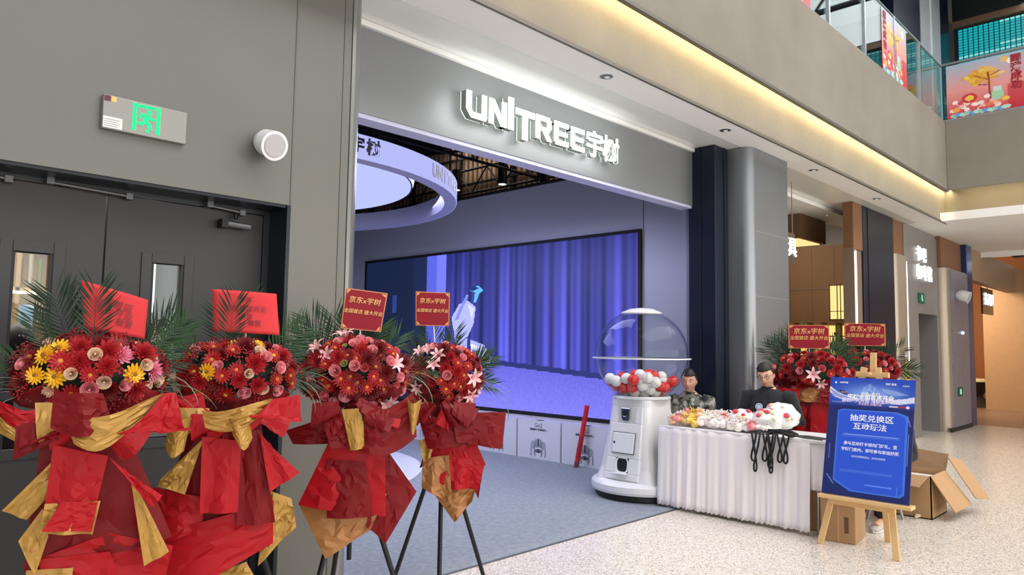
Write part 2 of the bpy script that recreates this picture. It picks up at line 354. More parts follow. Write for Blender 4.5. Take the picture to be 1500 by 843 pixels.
# dark column / rounded pillar right of the opening
struct('column_1',B(6.93,3.78,0,7.215,4.1,3.66),M_navy,bevel=.008,label='dark navy column at the right end of the store opening')
struct('trim_16',B(6.92,3.95,0,6.932,3.96,3.66),M_black); struct('trim_17',B(7.12,3.772,0,7.13,3.782,3.66),M_black)
def rpillar(name,x0,y0,x1,y1,z1,r,m,label):
    pts=[(x0+r-r*math.cos(PI/2*k/8),y0+r-r*math.sin(PI/2*k/8)) for k in range(9)]
    o=struct(name,MB().prism(pts+[(x1,y0),(x1,y1),(x0,y1)],0,z1),m,label=label)
    for p in o.data.polygons: p.use_smooth=True
    o.modifiers.new('e','EDGE_SPLIT').split_angle=.6
    return o
rpillar('column_2',7.22,3.52,8.14,4.3,3.655,.1,mat('pillar_metal','#8d9197',rough=.34,metal=.75,noise=.03,nscale=3,aniso=(1,1,.3)),'satin metal pillar with rounded corner')
struct('trim_18',B(8.138,3.54,0,8.142,3.545,3.65),M_trim)
for z in (2.05,2.75): struct('trim_19',B(7.33,3.518,z,8.13,3.521,z+.004),mat('pillar_joint','#b9bcc4',rough=.3,metal=.6))
# ---------------- wall fittings ----------------
t=thing('exit_sign','slanted-looking grey emergency exit sign with glowing green running man','sign',(1.2,3.668,2.545))
B(-.19,-.03,-.08,.19,0,.08).build('housing',mat('sign_silver','#8f8e89',rough=.4,metal=.4),t,bevel=.004)
g=emat('exit_green','#2dff8e',1.6); m=MB()
m.box(-.062,-.033,-.062,-.046,-.03,.07); m.box(.046,-.033,-.062,.062,-.03,.07); m.box(-.04,-.033,.054,.04,-.03,.068); m.build('green_door_symbol',g,t)
m=MB(); m.sphere((.012,-.032,.036),(.011,.003,.011),10,6)
for pts,r in (([(.004,-.032,.018),(-.008,-.032,-.01)],.011),([(.0,-.032,.02),(-.024,-.032,.022),(-.032,-.032,.002)],.006),([(.006,-.032,.02),(.022,-.032,.004),(.036,-.032,.004)],.006),([(-.008,-.032,-.01),(.012,-.032,-.022),(.018,-.032,-.046)],.008),([(-.008,-.032,-.01),(-.02,-.032,-.026),(-.042,-.032,-.024)],.007),([(.0,-.032,-.056),(.012,-.032,-.056)],.006)):
    m.tube(pts,r,6)
m.build('running_figure',g,t)
B(-.187,-.0315,.05,-.16,-.03,.076).build('sticker',mat('maroon_sticker','#5a2330'),t); B(-.157,-.0315,.05,-.135,-.03,.076).build('sticker',mat('yellow_sticker','#d9b468'),t)
B(-.187,-.0315,-.074,-.105,-.03,-.022).build('data_label',mat('label_white','#d8d8d6'),t)
for k in range(4): B(-.183,-.0325,-.066+.01*k,-.125+.01*(k%2),-.0314,-.064+.01*k).build('print_line',mat('print_grey','#77777a'),t)
t=thing('wall_speaker','small white round wall speaker above the charcoal doors','speaker',(1.8,3.668,2.55))
def spk(t,s=1.0):
    m=MB(); R=[]
    for k,(d,r,dz) in enumerate(((0,.05,.01),(.04,.07,.005),(.08,.078,0),(.13,.078,-.03))):
        R.append([(r*s*math.cos(2*PI*i/28),-d*s-(.05*s*(.5+.5*math.sin(2*PI*i/28)) if k==3 else 0),(dz+r*math.sin(2*PI*i/28))*s) for i in range(28)])
    m.rings(R); m.build('body',M_white,t,smooth=False)
    m=MB(); m.rings([[(.062*s*math.cos(2*PI*i/28),-.134*s-.05*s*(.5+.4*math.sin(2*PI*i/28)),(-.03+.062*math.sin(2*PI*i/28))*s) for i in range(28)],[(.060*s*math.cos(2*PI*i/28),-.137*s-.05*s*(.5+.4*math.sin(2*PI*i/28)),(-.03+.060*math.sin(2*PI*i/28))*s) for i in range(28)]]); m.build('grille',mat('speaker_grille','#b7b4b4',rough=.8),t)
spk(t,.95)
# shop sign
t=thing('shop_sign','large glowing white lettering mounted on the grey fascia','sign',(0,0,0))
M_lit=emat('lit_white','#ffffff',1.5); M_side=mat('letter_side','#8b918c',rough=.5)
def letter(polys,name='letter'):
    m=MB(); f=MB()
    for p in polys:
        m.prism(p,3.96,4.015,'y'); f.prism(p,3.95,3.96,'y')
    a=m.build(name,M_side,t); f.build('lit_face',M_lit,a); bk=MB(); [bk.prism(p,4.016,4.024,'y') for p in polys]; bk.build('halo_plate',emat('halo','#f2fff4',1.2),a)
def rc(x0,z0,x1,z1): return [(x0,z0),(x1,z0),(x1,z1),(x0,z1)]
z0,z1=3.195,3.395; s=.05
def Lt(x,wd,kind,dz=0):
    a,b=z0+dz,z1+dz; W=x+wd
    if kind=='U': return [[(x,b),(x,a+.06),(x+.05,a),(W-.01,a),(W,a+.02),(W,b),(W-s,b),(W-s,a+.045),(x+.065,a+.045),(x+s,a+.065),(x+s,b)]]
    if kind=='N': return [rc(x,a,x+s,b),rc(W-s,a,W,b),[(x,b),(x+.055,b),(W,a),(W-.055,a)]]
    if kind=='I': return [rc(x,a,W,b+.06)]
    if kind=='T': return [rc(x,b-s,W,b),rc(x+wd/2-.03,a-.045,x+wd/2+.03,b-s)]
    if kind=='R': return [rc(x,a,x+s,b),rc(x+s,b-.04,W-.02,b),rc(W-.05,a+.1,W,b-.02),rc(x+s,a+.075,W-.02,a+.11),[(x+.085,a+.075),(x+.14,a+.075),(W+.01,a),(W-.05,a)]]
    if kind=='E': return [rc(x,a+.02,x+s,b-.02),rc(x,b-.04,W,b),rc(x+.02,a,W,a+.042),rc(x+s,a+.082,W-.015,a+.12)]
letter(Lt(3.53,.21,'U')); letter(Lt(3.765,.19,'N')); letter(Lt(3.975,.06,'I')); letter(Lt(4.06,.22,'T',-.005)); letter(Lt(4.30,.19,'R')); letter(Lt(4.53,.185,'E')); letter(Lt(4.75,.185,'E'))
for ch,x in (('宇',5.09),('树',5.335)):
    l=text('letter',ch,.255,M_side,t,FY(x,3.985,3.285),.02,.005)
    text('lit_face',ch,.255,M_lit,l,FY(x,3.96,3.285),.004,.005)
    text('halo_plate',ch,.255,emat('halo','#f2fff4',1.2),l,FY(x,4.008,3.285),.002,.005)
area('sign_halo_light',(4.5,3.8,3.3),(PI/2,0,0),2.0,.2,9,(.95,1,.96))
# downlights
def downlight(x,y,label,z=3.66,r=.055):
    t=thing('downlight',label,'ceiling light',(x,y,z),group='recessed downlights in the white soffit')
    MB().lathe([(r,.0),(r*1.25,-.004),(r*1.25,-.0005)],24,(0,0,0),False).build('trim_ring',M_white,t)
    MB().lathe([(r*.95,-.001),(r*.95,-.003)],20).build('recess',mat('downlight_dark','#4a4c4a',rough=.3,metal=.6),t)
    MB().lathe([(r*.4,-.0035),(r*.4,-.006)],14,(.01,0,0)).build('lens',emat('downlight_lens','#cfd3d0',.9),t)
for x,l in ((4.58,'round downlight in the soffit above the shop sign'),(6.54,'round downlight in the soffit before the rounded pillar'),(8.73,'round downlight in the soffit just past the rounded pillar'),(10.99,'round downlight in the soffit farthest along towards the lift lobby')): downlight(x,3.45,l)
downlight(11.5,4.35,'small downlight in the lower soffit before the second dark column',3.6,.04)
downlight(14.6,2.2,'downlight in the white ceiling past the balcony corner')
# ---------------- second bay: cookware shop ----------------
M_brown=mat('brown_veneer','#765840',rough=.5,noise=.05,nscale=3,aniso=(1,1,.2))
M_dbrown=mat('taupe_panel','#7a6656',rough=.5)
struct('wall_back',B(7.7,8.0,0,13.95,8.1,3.72),M_brown,label='brown back wall of the cookware shop')
struct('wall_side',B(7.65,4.3,0,7.7,8,3.7),M_brown)
struct('wall_side',B(13.85,4.45,0,13.95,8.0,3.45),M_brown,label='brown wall of the cookware shop behind the backlit shelving')
struct('trim_20',B(13.84,4.45,2.62,13.85,8,2.64),M_trim)
for k in range(5): struct('trim_20',B(13.842,4.7+.42*k,1.95,13.85,4.706+.42*k,3.4),M_trim)
struct('wall_side',B(10.98,3.80,0,11.36,3.9,2.97),M_dbrown,label='taupe panel beside the second dark column')
struct('wall_side',B(10.98,3.78,2.97,11.36,3.92,3.66),mat('orange_veneer','#80593c',rough=.5))
tag(B(10.9,3.72,0,10.92,3.74,2.92).build('light_strip',emat('strip_white','#fff6e8',3.0)),'thin vertical light strip before the second dark column','light')
struct('trim_21',B(10.88,3.742,0,10.98,3.9,2.97),M_dbrown)

t=thing('ceiling_box','brown hanging ceiling box lit from below in the cookware shop','ceiling panel',(11.6,4.95,3.22))
B(-.5,-.35,0,.5,1.2,.38).build('box',M_brown,t); B(-.42,-.28,-.012,.42,1.1,0).build('light_panel',emat('warm_panel','#ffd48a',1.3),t)
# small hanging lit sign
t=thing('hanging_sign','hanging black sign with two glowing white characters beside the rounded pillar','sign',(8.93,3.9,2.78))
B(-.42,0,-.2,.3,.03,.2).build('board',mat('brown_glass','#4c3a2a',rough=.15),t,bevel=.004)
text('character','厨',.26,M_lit,t,FY(-.06,-.012,.0),.006,.004); text('character','具',.26,M_lit,t,FY(.19,-.012,0),.006,.004)
for x in (-.3,.25): MB().tube([(x,.015,.2),(x,.015,.88)],.006,6).build('rod',M_alu,t)
# lantern panel and shelving on the far side wall, facing -X
t=thing('wall_lantern','tall glowing paper lantern panel with black frame on the brown wall','lamp',(13.8,5.02,2.35))
B(0,-.17,-.3,.04,.17,.32).build('paper_panel',emat('paper_glow','#ffdf8f',1.2),t)
f=MB(); [f.box(-.02,y,-.33,0,y+.012,.36) for y in (-.175,-.03,.03,.165)]; [f.box(-.02,-.18,z,0,.18,z+.012) for z in (-.31,-.16,.32)]; f.build('frame',M_blk,t)
t=thing('lit_shelving','backlit yellow display shelving with dark pots in the cookware shop','shelving',(13.7,4.75,0))
B(.12,0,.7,.15,1.6,2.0).build('backing',M_brown,t)
for k in range(6): B(.09,.04+.26*k,.72,.12,.22+.26*k,1.93).build('lit_panel',emat('shelf_glow','#ffd976',1.25),t)
for k in range(7): B(-.1,-.01+.26*k,.7,.12,.02+.26*k,1.98).build('upright',mat('walnut','#5a3c24'),t)
for z in (.95,1.25,1.52,1.72): B(-.12,0,z,.09,1.6,z+.02).build('shelf',mat('walnut','#5a3c24'),t)
pm=MB().lathe([(.03,0),(.045,.01),(.05,.06),(.04,.075),(.012,.08),(.01,.10)],12).mesh('pot',M_blk)
ORD=['first','second','third','fourth','fifth','sixth','seventh','eighth']
for j,(z,nm_) in enumerate(((.97,'lowest'),(1.27,'second lowest'),(1.54,'second highest'),(1.74,'highest'))):
    for k in range(8):
        o=put('pot',pm,None,(13.66,6.2-.19*k-.03*random.random(),z),scale=.75+.45*random.random()); tag(o,'small dark pot, %s from the left on the %s backlit yellow shelf'%(ORD[k],nm_),'pot','pots on the backlit shelving')
# second dark column
struct('column_3',B(11.36,3.77,0,12.78,3.95,3.655),M_navy,bevel=.01,label='wide dark navy column before the lift lobby')
struct('trim_23',B(11.55,3.762,0,11.57,3.772,3.65),M_black)
# lift lobby wall
M_gold=mat('champagne_metal','#a99c8d',rough=.35,metal=.45)
M_grey=mat('warm_grey_metal','#8f8c8c',rough=.4,metal=.35,noise=.04,nscale=2)
rpillar('column_4',12.8,3.75,13.35,4.4,3.08,.12,M_gold,'champagne metal corner panel before the lift lobby')
struct('wall_lobby',B(12.8,3.8,3.09,13.35,4.4,3.655),mat('orange_veneer','#80593c'),label='brown veneer band above the champagne panel')
lb=MB(); lb.box(13.35,3.78,0,14.08,4.0,3.655); lb.box(14.08,3.78,2.15,15.25,4.0,3.655); struct('wall_lobby',lb,M_grey,label='grey lobby wall with the lit characters')
lb=MB(); lb.box(14.0,4.0,0,14.08,4.9,2.3); lb.box(15.25,3.78,0,15.35,4.9,3.6); lb.box(14.0,4.9,0,15.35,5.0,2.3); lb.box(14.0,3.95,2.15,15.35,4.95,2.25); struct('wall_lobby',lb,M_grey,label='recess of the lift lobby')
struct('door_4',B(14.1,4.3,0,14.75,4.36,2.12),mat('lift_door','#2b2c2e',rough=.3,metal=.5),label='dark lift door in the lobby recess')
tag(B(13.42,3.765,0,13.45,3.78,3.0).build('light_strip',emat('strip_white','#fff6e8',3.0)),'thin vertical light strip on the champagne panel of the lobby','light')
t=thing('lobby_sign','two rows of glowing white characters on the grey lobby wall','sign',(14.4,3.77,3.03))
for s_,zz,xo in (('书吧',.15,-.2),('咖啡馆',-.17,0)):
    for i,ch in enumerate(s_): text('character',ch,.29,M_lit,t,FY(-.38+.33*i+.05,-.02,zz),.01,.003)
t=thing('exit_sign','small green exit sign above the lift recess','sign',(14.22,3.775,2.42)); B(-.16,-.02,-.09,.16,0,.09).build('panel',mat('green_dark','#0d5a4a'),t); MB().tube([(0,-.022,.05),(-.02,-.022,0),(.03,-.022,-.05)],.012,6).build('running_figure',emat('pale_green','#a8f0d0',1.0),t)
t=thing('warning_sticker','yellow sticker with black round prohibition symbol on the champagne panel','sticker',(13.24,3.745,1.14))
B(-.1,-.004,-.16,.13,0,.16).build('sheet',mat('yellow_sheet','#e8c81c'),t)
MB().lathe([(.075,0),(.075,.003),(.055,.003),(.055,0)],24,(0,0,0),False).xf(Matrix.Translation((.015,-.004,.04))@Matrix.Rotation(PI/2,4,'X')).build('ring_symbol',M_black,t)
B(.0,-.007,.0,.03,-.004,.09).build('symbol_bar',M_black,t); B(-.07,-.007,-.12,.1,-.004,-.08).build('print_line',M_black,t)
t=thing('wall_label','small white notice above the yellow sticker','notice',(13.2,3.745,1.42)); B(-.08,-.003,-.06,.08,0,.06).build('sheet',mat('notice_white','#cfc6cc'),t)
# protruding box
rpillar('wall_lobby',15.36,3.64,16.85,4.9,3.06,.14,M_gold,'grey box wall with rounded champagne corner')
struct('wall_lobby',B(15.6,3.62,.02,16.84,3.645,3.04),mat('patterned_grey','#8a8a9a',rough=.35,metal=.4,noise=.12,nscale=14))
struct('baseboard_lobby',B(15.3,3.6,0,16.85,3.63,.07),M_black)
struct('wall_lobby',B(15.36,3.72,3.07,16.85,4.6,3.655),mat('orange_veneer','#80593c'))
t=thing('wall_speaker','white wall speaker on the grey box wall past the lift','speaker',(15.95,3.615,2.55)); spk(t,1.4)
t=thing('exit_sign','low green exit sign on the grey box wall','sign',(16.0,3.615,.72)); B(-.14,-.012,-.09,.14,0,.09).build('panel',mat('green_dark','#0d5a4a'),t); B(-.05,-.016,-.05,.04,-.012,.05).build('symbol',emat('pale_green','#a8f0d0',1.0),t)
t=thing('indicator','small glowing blue-white indicator on the grey box wall','light',(16.3,3.615,1.85)); MB().sphere((0,-.01,0),.03,10,6).build('bulb',emat('ind','#dfe6ff',2),t)
struct('column_5',B(16.87,3.62,0,17.3,4.8,3.655),mat('blue_gloss','#344a86',rough=.2,metal=.6),bevel=.01,label='glossy dark blue column past the lift')
# far orange shop
M_or=mat('orange_wall','#bd956d',rough=.55,noise=.03)
struct('wall_far',B(22.1,-6,0,22.3,4.42,3.6),M_or,label='tan wall of the far shop')
struct('wall_far',B(24.5,3.5,0,24.7,12,4.2),mat('orange_deep','#b3703a',rough=.6)); struct('wall_far',B(17.3,8,0,24.5,8.1,4.2),mat('orange_deep','#b3703a'))
struct('trim_24',B(17.3,3.7,3.0,22.1,3.9,3.66),mat('fascia_tan','#a58a72',rough=.6),label='tan fascia of the far shop')
struct('floor',B(17.3,.5,0,24.6,8,.006),mat('wood_floor','#9a7d66',rough=.35,noise=.1,nscale=4,aniso=(.3,3,1)),label='brown wooden floor of the far shop')
struct('ceiling',B(18.5,-6,3.9,22.2,3.7,4.0),mat('dark_ceiling2','#10131c',rough=.8))
struct('trim_25',B(18.5,-6,3.55,18.56,3.7,3.8),M_ceil)
t=thing('hanging_sign','small hanging dark sign with white glowing characters at the far shop','sign',(19.9,3.85,2.65))
B(-.6,0,-.3,.45,.04,.3).build('board',mat('brown_glass','#4c3a2a'),t)
for i,ch in enumerate('茶具屋'): text('character',ch,.3,M_lit,t,FY(-.35+.32*i,-.015,.03),.006,.003)
MB().tube([(0,.02,.3),(0,.02,1.0)],.01,6).build('rod',M_blk,t)
t=thing('round_table','round table with pale top and basket base in the far shop','table',(22.9,5.0,0))
MB().lathe([(.1,0),(.55,.01),(.35,.3),(.6,.68)],24).build('base',mat('basket_dark','#3a3026',rough=.8),t); MB().lathe([(.62,.68),(.66,.7),(.66,.74),(.6,.745)],28).build('tabletop',mat('pale_top_lit','#e8d3a0',emit=.25),t)  # tabletop material glows faintly, standing for the light that falls on it
for k in range(3): MB().tube([(.1*k-.1,.1,.745),(.15*k-.2,.12,1.2+.12*k)],.008,5).build('twig',mat('twig','#4a3322'),t)
# ---------------- upper level ----------------
t=thing('glass_balustrade','clear glass balustrade with steel handrail running along the balcony above the shops','balustrade',(0,0,0))
M_gl=glassmat('balustrade_glass','#dff0ec',.05)
MB().tube([(-2,3.18,6.28),(13.5,3.18,6.28)],.022,8).build('handrail',M_alu,t); B(-2,3.15,5.31,13.5,3.21,5.33).build('base_channel',M_alu,t)
for k in range(9):
    x=13.42-1.22*(k+1); B(x+.01,3.17,5.33,x+1.21,3.182,6.26).build('glass_pane',M_gl,t)
    if k>0: B(x+1.2,3.15,5.33,x+1.235,3.21,6.27).build('post',M_steel,t)
t2=thing('glass_balustrade','clear glass balustrade with steel handrail crossing the hall past the corner','balustrade',(0,0,0))
MB().tube([(13.5,3.18,6.28),(13.5,-4,6.28)],.022,8).build('handrail',M_alu,t2); B(13.47,-4,5.31,13.53,3.15,5.33).build('base_channel',M_alu,t2)
for k in range(6):
    y=3.15-1.2*(k+1); B(13.49,y+.01,5.33,13.502,y+1.19,6.26).build('glass_pane',M_gl,t2)
    if k>0: B(13.47,y+1.185,5.33,13.53,y+1.215,6.27).build('post',M_steel,t2)
def festive(seed):
    c=Canvas(84,72,'#d8a0a0'); Y=c.Y[...,None]
    top=np.array(lin('#9fb4c4')); mid=np.array(lin('#e0938c')); bot=np.array(lin('#c3202c'))
    c.a[:]=np.where(Y>.5,mid+(top-mid)*(Y-.5)*2,bot+(mid-bot)*Y*2)
    c.rect(.78,0,1,.45,'#b8182c',.7)
    rr=random.Random(seed)
    for k in range(60):
        x=.46+rr.gauss(0,.13); y=.68+rr.gauss(0,.07); c.ell(x,y,.05,.03,rr.choice(['#e2b23c','#edc75a','#d79a2c','#e8b648']),.9)
    c.line(.57,.25,.55,.72,.014,'#8a3a2a'); c.line(.55,.6,.36,.72,.008,'#8a3a2a'); c.line(.55,.66,.7,.72,.008,'#8a3a2a'); c.line(.56,.5,.43,.53,.01,'#8a3a2a')
    for k in range(36):
        x=.05+.7*rr.random(); y=.08+.22*rr.random(); c.ell(x,y,.04,.035,rr.choice(['#c8283a','#e8b0a8','#f0d8cc','#b01c30','#e07a50','#f2e6de']),.9)
    c.ell(.66,.3,.08,.1,'#9ec8a0'); c.rect(.61,.36,.71,.45,'#b9d8d0'); c.ell(.3,.32,.1,.09,'#c8283a'); c.ell(.3,.32,.06,.05,'#e8c04a'); c.ell(.76,.2,.05,.035,'#e8b648'); c.ell(.12,.14,.05,.04,'#e8a040')
    for k in range(12): c.ell(.1+.06*k,.04+.01*(k%2),.06,.035,['#8fc4b8','#5a96c8','#a8d8c4'][k%3])
    c.rect(.72,.86,.8,.96,'#e8b648',.9); c.ell(.84,.86,.05,.06,'#f4eee8')
    return c
pm_=vcmat('film_print',0,.35)
for (P0,U,V,lab,txt) in (((13.484,3.10,5.34),(0,-1.08,0),(0,0,.9),'red and gold festive film with tree on the balustrade crossing the hall',1),((10.45,3.164,5.34),(1.1,0,0),(0,0,.9),'red and gold festive film on the balustrade near the balcony corner',1),((6.9,3.164,5.34),(1.1,0,0),(0,0,.9),'festive red film at the upper frame edge of the balustrade',0)):
    t=thing('glass_film',lab,'poster',P0); p0=(0,0,0)
    festive(len(lab)).build('print',pm_,t,p0,U,V)
    if txt:
        fr=FX if U[0]==0 else FY
        for i,ch in enumerate('圆满成功'[:4]):
            if U[0]==0: text('character',ch,.15,mat('deep_red','#a01428'),t,FX(-.006,-.97,.78-.14*i),.001,.006)
            else: text('character',ch,.13,mat('deep_red','#a01428'),t,FY(.12,-.006,.8-.14*i),.001,.005)
struct('column_6',B(15.3,4.4,5.31,17.1,4.9,10.4),M_navy,label='dark column on the upper level'); struct('column_7',B(17.15,4.4,5.31,18.75,4.9,10.4),mat('pale_grey','#a5a3a5',rough=.5),label='pale grey column on the upper level'); struct('column_8',B(18.78,4.4,5.31,19.5,4.9,10.4),M_navy,label='narrow dark column on the upper level')
struct('trim_26',B(17.9,4.38,5.31,17.96,4.4,10.4),M_white)
# cyan LED mesh
t=thing('led_mesh_facade','cyan glowing mesh screen behind the balustrade on the upper level','screen',(20,-6,5.31))
c=Canvas(96,60,'#08a0a8'); rr=random.Random(3)
for k in range(60):
    y=rr.random(); c.line(rr.random(),y,rr.random()+.2,y+.05*rr.random(),.006+.01*rr.random(),rr.choice(['#3fe0d4','#067c8c','#9ff6ea','#05606e','#20c8c4','#0a8aa0']),.5)
c.build('pixel_cell',vcmat('led_cells',1.15,.5,0),t,(-.03,10.3,.0),(0,-10.3,0),(0,0,4.05),gap=.2); tag(bpy.data.objects[t.children[0].name],kind='stuff')
B(0,0,0,.1,10.4,4.1).build('backing',mat('mesh_backing','#06222a'),t); B(-.15,0,4.1,.1,10.4,4.25).build('top_band',M_brown,t); B(-.12,0,4.25,.1,10.4,4.95).build('upper_rail',M_black,t)
# roof of the hall
struct('ceiling',B(-8,4.9,10.4,30,14,10.5),mat('hall_ceiling','#3c4048',rough=.8)); struct('ceiling',B(19.9,-8,10.4,30,4.9,10.5),M_black)
struct('ceiling',B(17.5,-8,10.3,19.9,4.9,10.4),M_ceil,label='white ceiling band of the upper level')
sk=struct('ceiling',B(-8,-8,11.2,17.5,14,11.3),mat('skylight_film','#c9d2ea',emit=.45,emit_col='#c9d2ff'),label='pale translucent roof over the hall')
for k in range(7): 
    x=4+2.1*k
    tt=thing('roof_truss','dark steel truss under the pale hall roof, %s from the charcoal doors end'%['first','second','third','fourth','fifth','sixth','seventh'][k],'truss',(x,0,0),group='roof trusses of the hall')
    MB().tube([(0,-8,9.3),(0,14,9.3)],.07,6).build('chord',M_blk,tt); MB().tube([(0,-8,10.3),(0,14,10.3)],.07,6).build('chord',M_blk,tt)
    mm=MB()
    for j in range(14): mm.tube([(0,-8+1.57*j,9.3),(0,-7.2+1.57*j,10.3),(0,-6.43+1.57*j,9.3)],.04,5)
    mm.build('brace',M_blk,tt)
# ---------------- big screen ----------------
t=thing('led_screen','huge wall screen showing blue stage curtain and a bending humanoid machine','screen',(7.44,5.09,0))
YA,YB,ZA,ZB=5.09,10.9,.575,2.9
SW,SH=400,170
c=Canvas(SW,SH,'#15204c'); yy=YA+c.X*(YB-YA); zz=ZA+c.Y*(ZB-ZA)   # X grows away from the viewer
# floor of the pictured stage
bot=1.07+(yy-5.1)*.065
fl=zz<bot
n_=np.random.RandomState(2).rand(SH,SW)*.05
fr=np.clip((bot-zz)/.9,0,1)[...,None]
flc=np.array(lin('#5a55cf'))*(1-fr)+np.array(lin('#7d7df2'))*fr
fold=.5+.28*np.sin(yy*19+1.3*np.sin(yy*3.1))+.22*np.sin(yy*47+2*np.sin(yy*5.3)+.15*np.sin(zz*2))
fold=np.clip(fold*(.75+.35*np.sin(yy*6.1+.7)),0,1)
fade=np.clip(1.05-.75*np.clip((zz-1.1)/1.8,0,1)**1.3,0,1)
fade=fade*np.clip((9.2-yy)/2.8+.35,0,1)
f3=(fold*fade)[...,None]
cur=np.array(lin('#141a58'))*(1-f3)+np.array(lin('#6868f8'))*f3
c.a=np.where(fl[...,None],flc+n_[...,None],cur)
c.put((np.abs(zz-bot)<.035)&(yy<8.7),'#262a6e')
left=yy>8.72; c.put(left&(yy<9.2),'#5660d8'); c.put(left&(yy<8.95),'#7078ee'); c.put(left&(yy>=9.2),'#111c3c'); c.put(left&(yy>=9.2)&(yy<9.55),'#182349'); c.put((yy>10.0)&(yy<10.12)&(zz>2.0)&(zz<2.3),'#2a3a86')
def rp(pts): return [((y-YA)/(YB-YA),(z-ZA)/(ZB-ZA)) for y,z in pts]
c.poly(rp([(8.54,1.78),(8.57,1.9),(8.4,2.1),(8.2,2.15),(8.02,2.05),(8.06,1.8),(8.2,1.58),(8.48,1.6)]),'#aeb4fa')
c.poly(rp([(8.5,1.85),(8.36,2.08),(8.28,2.1),(8.42,1.86)]),'#8086e0'); c.poly(rp([(8.2,2.1),(8.05,2.03),(8.1,1.85)]),'#d0d4ff')
c.poly(rp([(8.5,1.62),(8.14,1.56),(7.82,1.48),(7.64,1.28),(7.74,1.16),(7.93,1.0),(8.03,1.02),(7.86,1.27),(8.2,1.38),(8.45,1.45)]),'#a9b0fa')
c.poly(rp([(8.1,1.5),(7.85,1.42),(7.95,1.38),(8.15,1.44)]),'#dfe3ff'); c.poly(rp([(8.2,1.56),(8.14,1.6),(8.1,1.35),(8.2,1.34)]),'#2a2f80')
c.poly(rp([(8.16,2.3),(8.08,2.36),(7.95,2.36),(7.86,2.29),(7.95,2.25),(8.02,2.12),(8.07,2.12),(8.04,2.27)]),'#5fb8ff'); c.poly(rp([(8.22,2.33),(8.05,2.37),(7.95,2.33),(8.1,2.29)]),'#1a2c70'); c.line(*rp([(8.22,2.22)])[0],*rp([(8.3,2.1)])[0],.012,'#7a86e8')
vm=vcmat('screen_picture',1.2,.4,0)
c.build('picture',vm,t,(-.012,0,ZA),(0,YB-YA,0),(0,0,ZB-ZA))
f=MB(); f.box(-.03,-.04,ZA-.05,.01,0,ZB+.04); f.box(-.03,0,ZB,.01,YB-YA,ZB+.04); f.box(-.03,YB-YA,ZA-.05,.01,YB-YA+.04,ZB+.04); f.box(-.05,-.04,ZA-.05,.01,YB-YA+.04,ZA); f.build('frame',M_black,t)
B(-.005,0,ZA,.008,YB-YA,ZB).build('back_panel',M_black,t)
struct('trim_27',B(7.36,4.5,.5,7.45,12,.525),mat('ledge','#b9b6b8',rough=.4))
# ---------------- glowing ring pendant ----------------
RC=(3.73,8.36)
t=thing('ring_pendant','large glowing white ring pendant with dark lettering over the store floor','pendant lamp',(RC[0],RC[1],3.2))
N=96; Rr=2.69
MB().rings([[(Rr*math.cos(2*PI*k/N),Rr*math.sin(2*PI*k/N),z) for k in range(N)] for z in (0,.235)],False).build('lit_band',emat('ring_face','#b4b8f4',1.05),t)
MB().rings([[(r*math.cos(2*PI*k/N),r*math.sin(2*PI*k/N),z) for k in range(N)] for r,z in ((2.685,.23),(2.54,.23),(2.54,0),(2.685,0))],False).build('inner_rim',mat('ring_rim','#a9a9c9',rough=.5),t)
def ringtext(s_,ang0,h=.15,step=3.4,bold=.002):
    for i,ch in enumerate(s_):
        a=math.radians(ang0+i*step); R_=Rr+.006
        M=Matrix.Translation((R_*math.cos(a),R_*math.sin(a),.12))@Matrix.Rotation(a+PI/2,4,'Z')@Matrix.Rotation(PI/2,4,'X')
        text('letter',ch,h,M_black,t,M,.002,bold)
ringtext('宇树',269.6,.165,3.9,.006); ringtext('UNITREE',294.5,.185,3.0,.009); 
for k in range(6):
    a=2*PI*k/6+.3; MB().tube([(2.6*math.cos(a),2.6*math.sin(a),.23),(2.6*math.cos(a),2.6*math.sin(a),1.7)],.012,5).build('hanger',M_blk,t)
t=thing('disc_lamp','round glowing pale blue disc lamp inside the ring pendant','pendant lamp',(RC[0],RC[1],3.4))
MB().lathe([(2.13,0),(2.13,.012)],72).build('diffuser',emat('disc_face','#bcc4fa',1.05),t); MB().lathe([(2.15,.012),(2.17,.1)],72).build('housing',M_blk,t)
for k in range(3):
    a=2*PI*k/3+.3; MB().tube([(1.8*math.cos(a),1.8*math.sin(a),.1),(1.8*math.cos(a),1.8*math.sin(a),1.6)],.012,5).build('hanger',M_blk,t)
# spots hanging
def spot(x,y,z,label,h=.34,r=.075):
    t=thing('hanging_spot',label,'spotlight',(x,y,z)); MB().lathe([(r,0),(r,h)],18).build('barrel',M_blk,t)
    MB().lathe([(r*.8,-.004),(r*.8,.0)],16).build('lens',emat('spot_lens','#f4f6ff',1.6),t)
    MB().tube([(0,0,h),(0,0,5.08-z)],.012,5).build('rod',M_blk,t)
spot(7.9,9.06,4.06,'black cylinder spotlight hanging above the screen wall nearest its far end'); spot(7.9,7.97,4.0,'black cylinder spotlight hanging above the middle of the screen wall'); spot(7.9,7.08,3.86,'black cylinder spotlight hanging above the near end of the screen wall')
spot(6.0,9.6,3.85,'black cylinder spotlight seen between disc lamp and ring'); spot(5.9,10.6,3.95,'second black spotlight behind the ring pendant',.5); spot(5.2,11.0,3.8,'low black spotlight under the ring pendant edge'); spot(3.35,5.3,3.55,'short black spotlight in front of the glowing disc lamp',.12,.06)
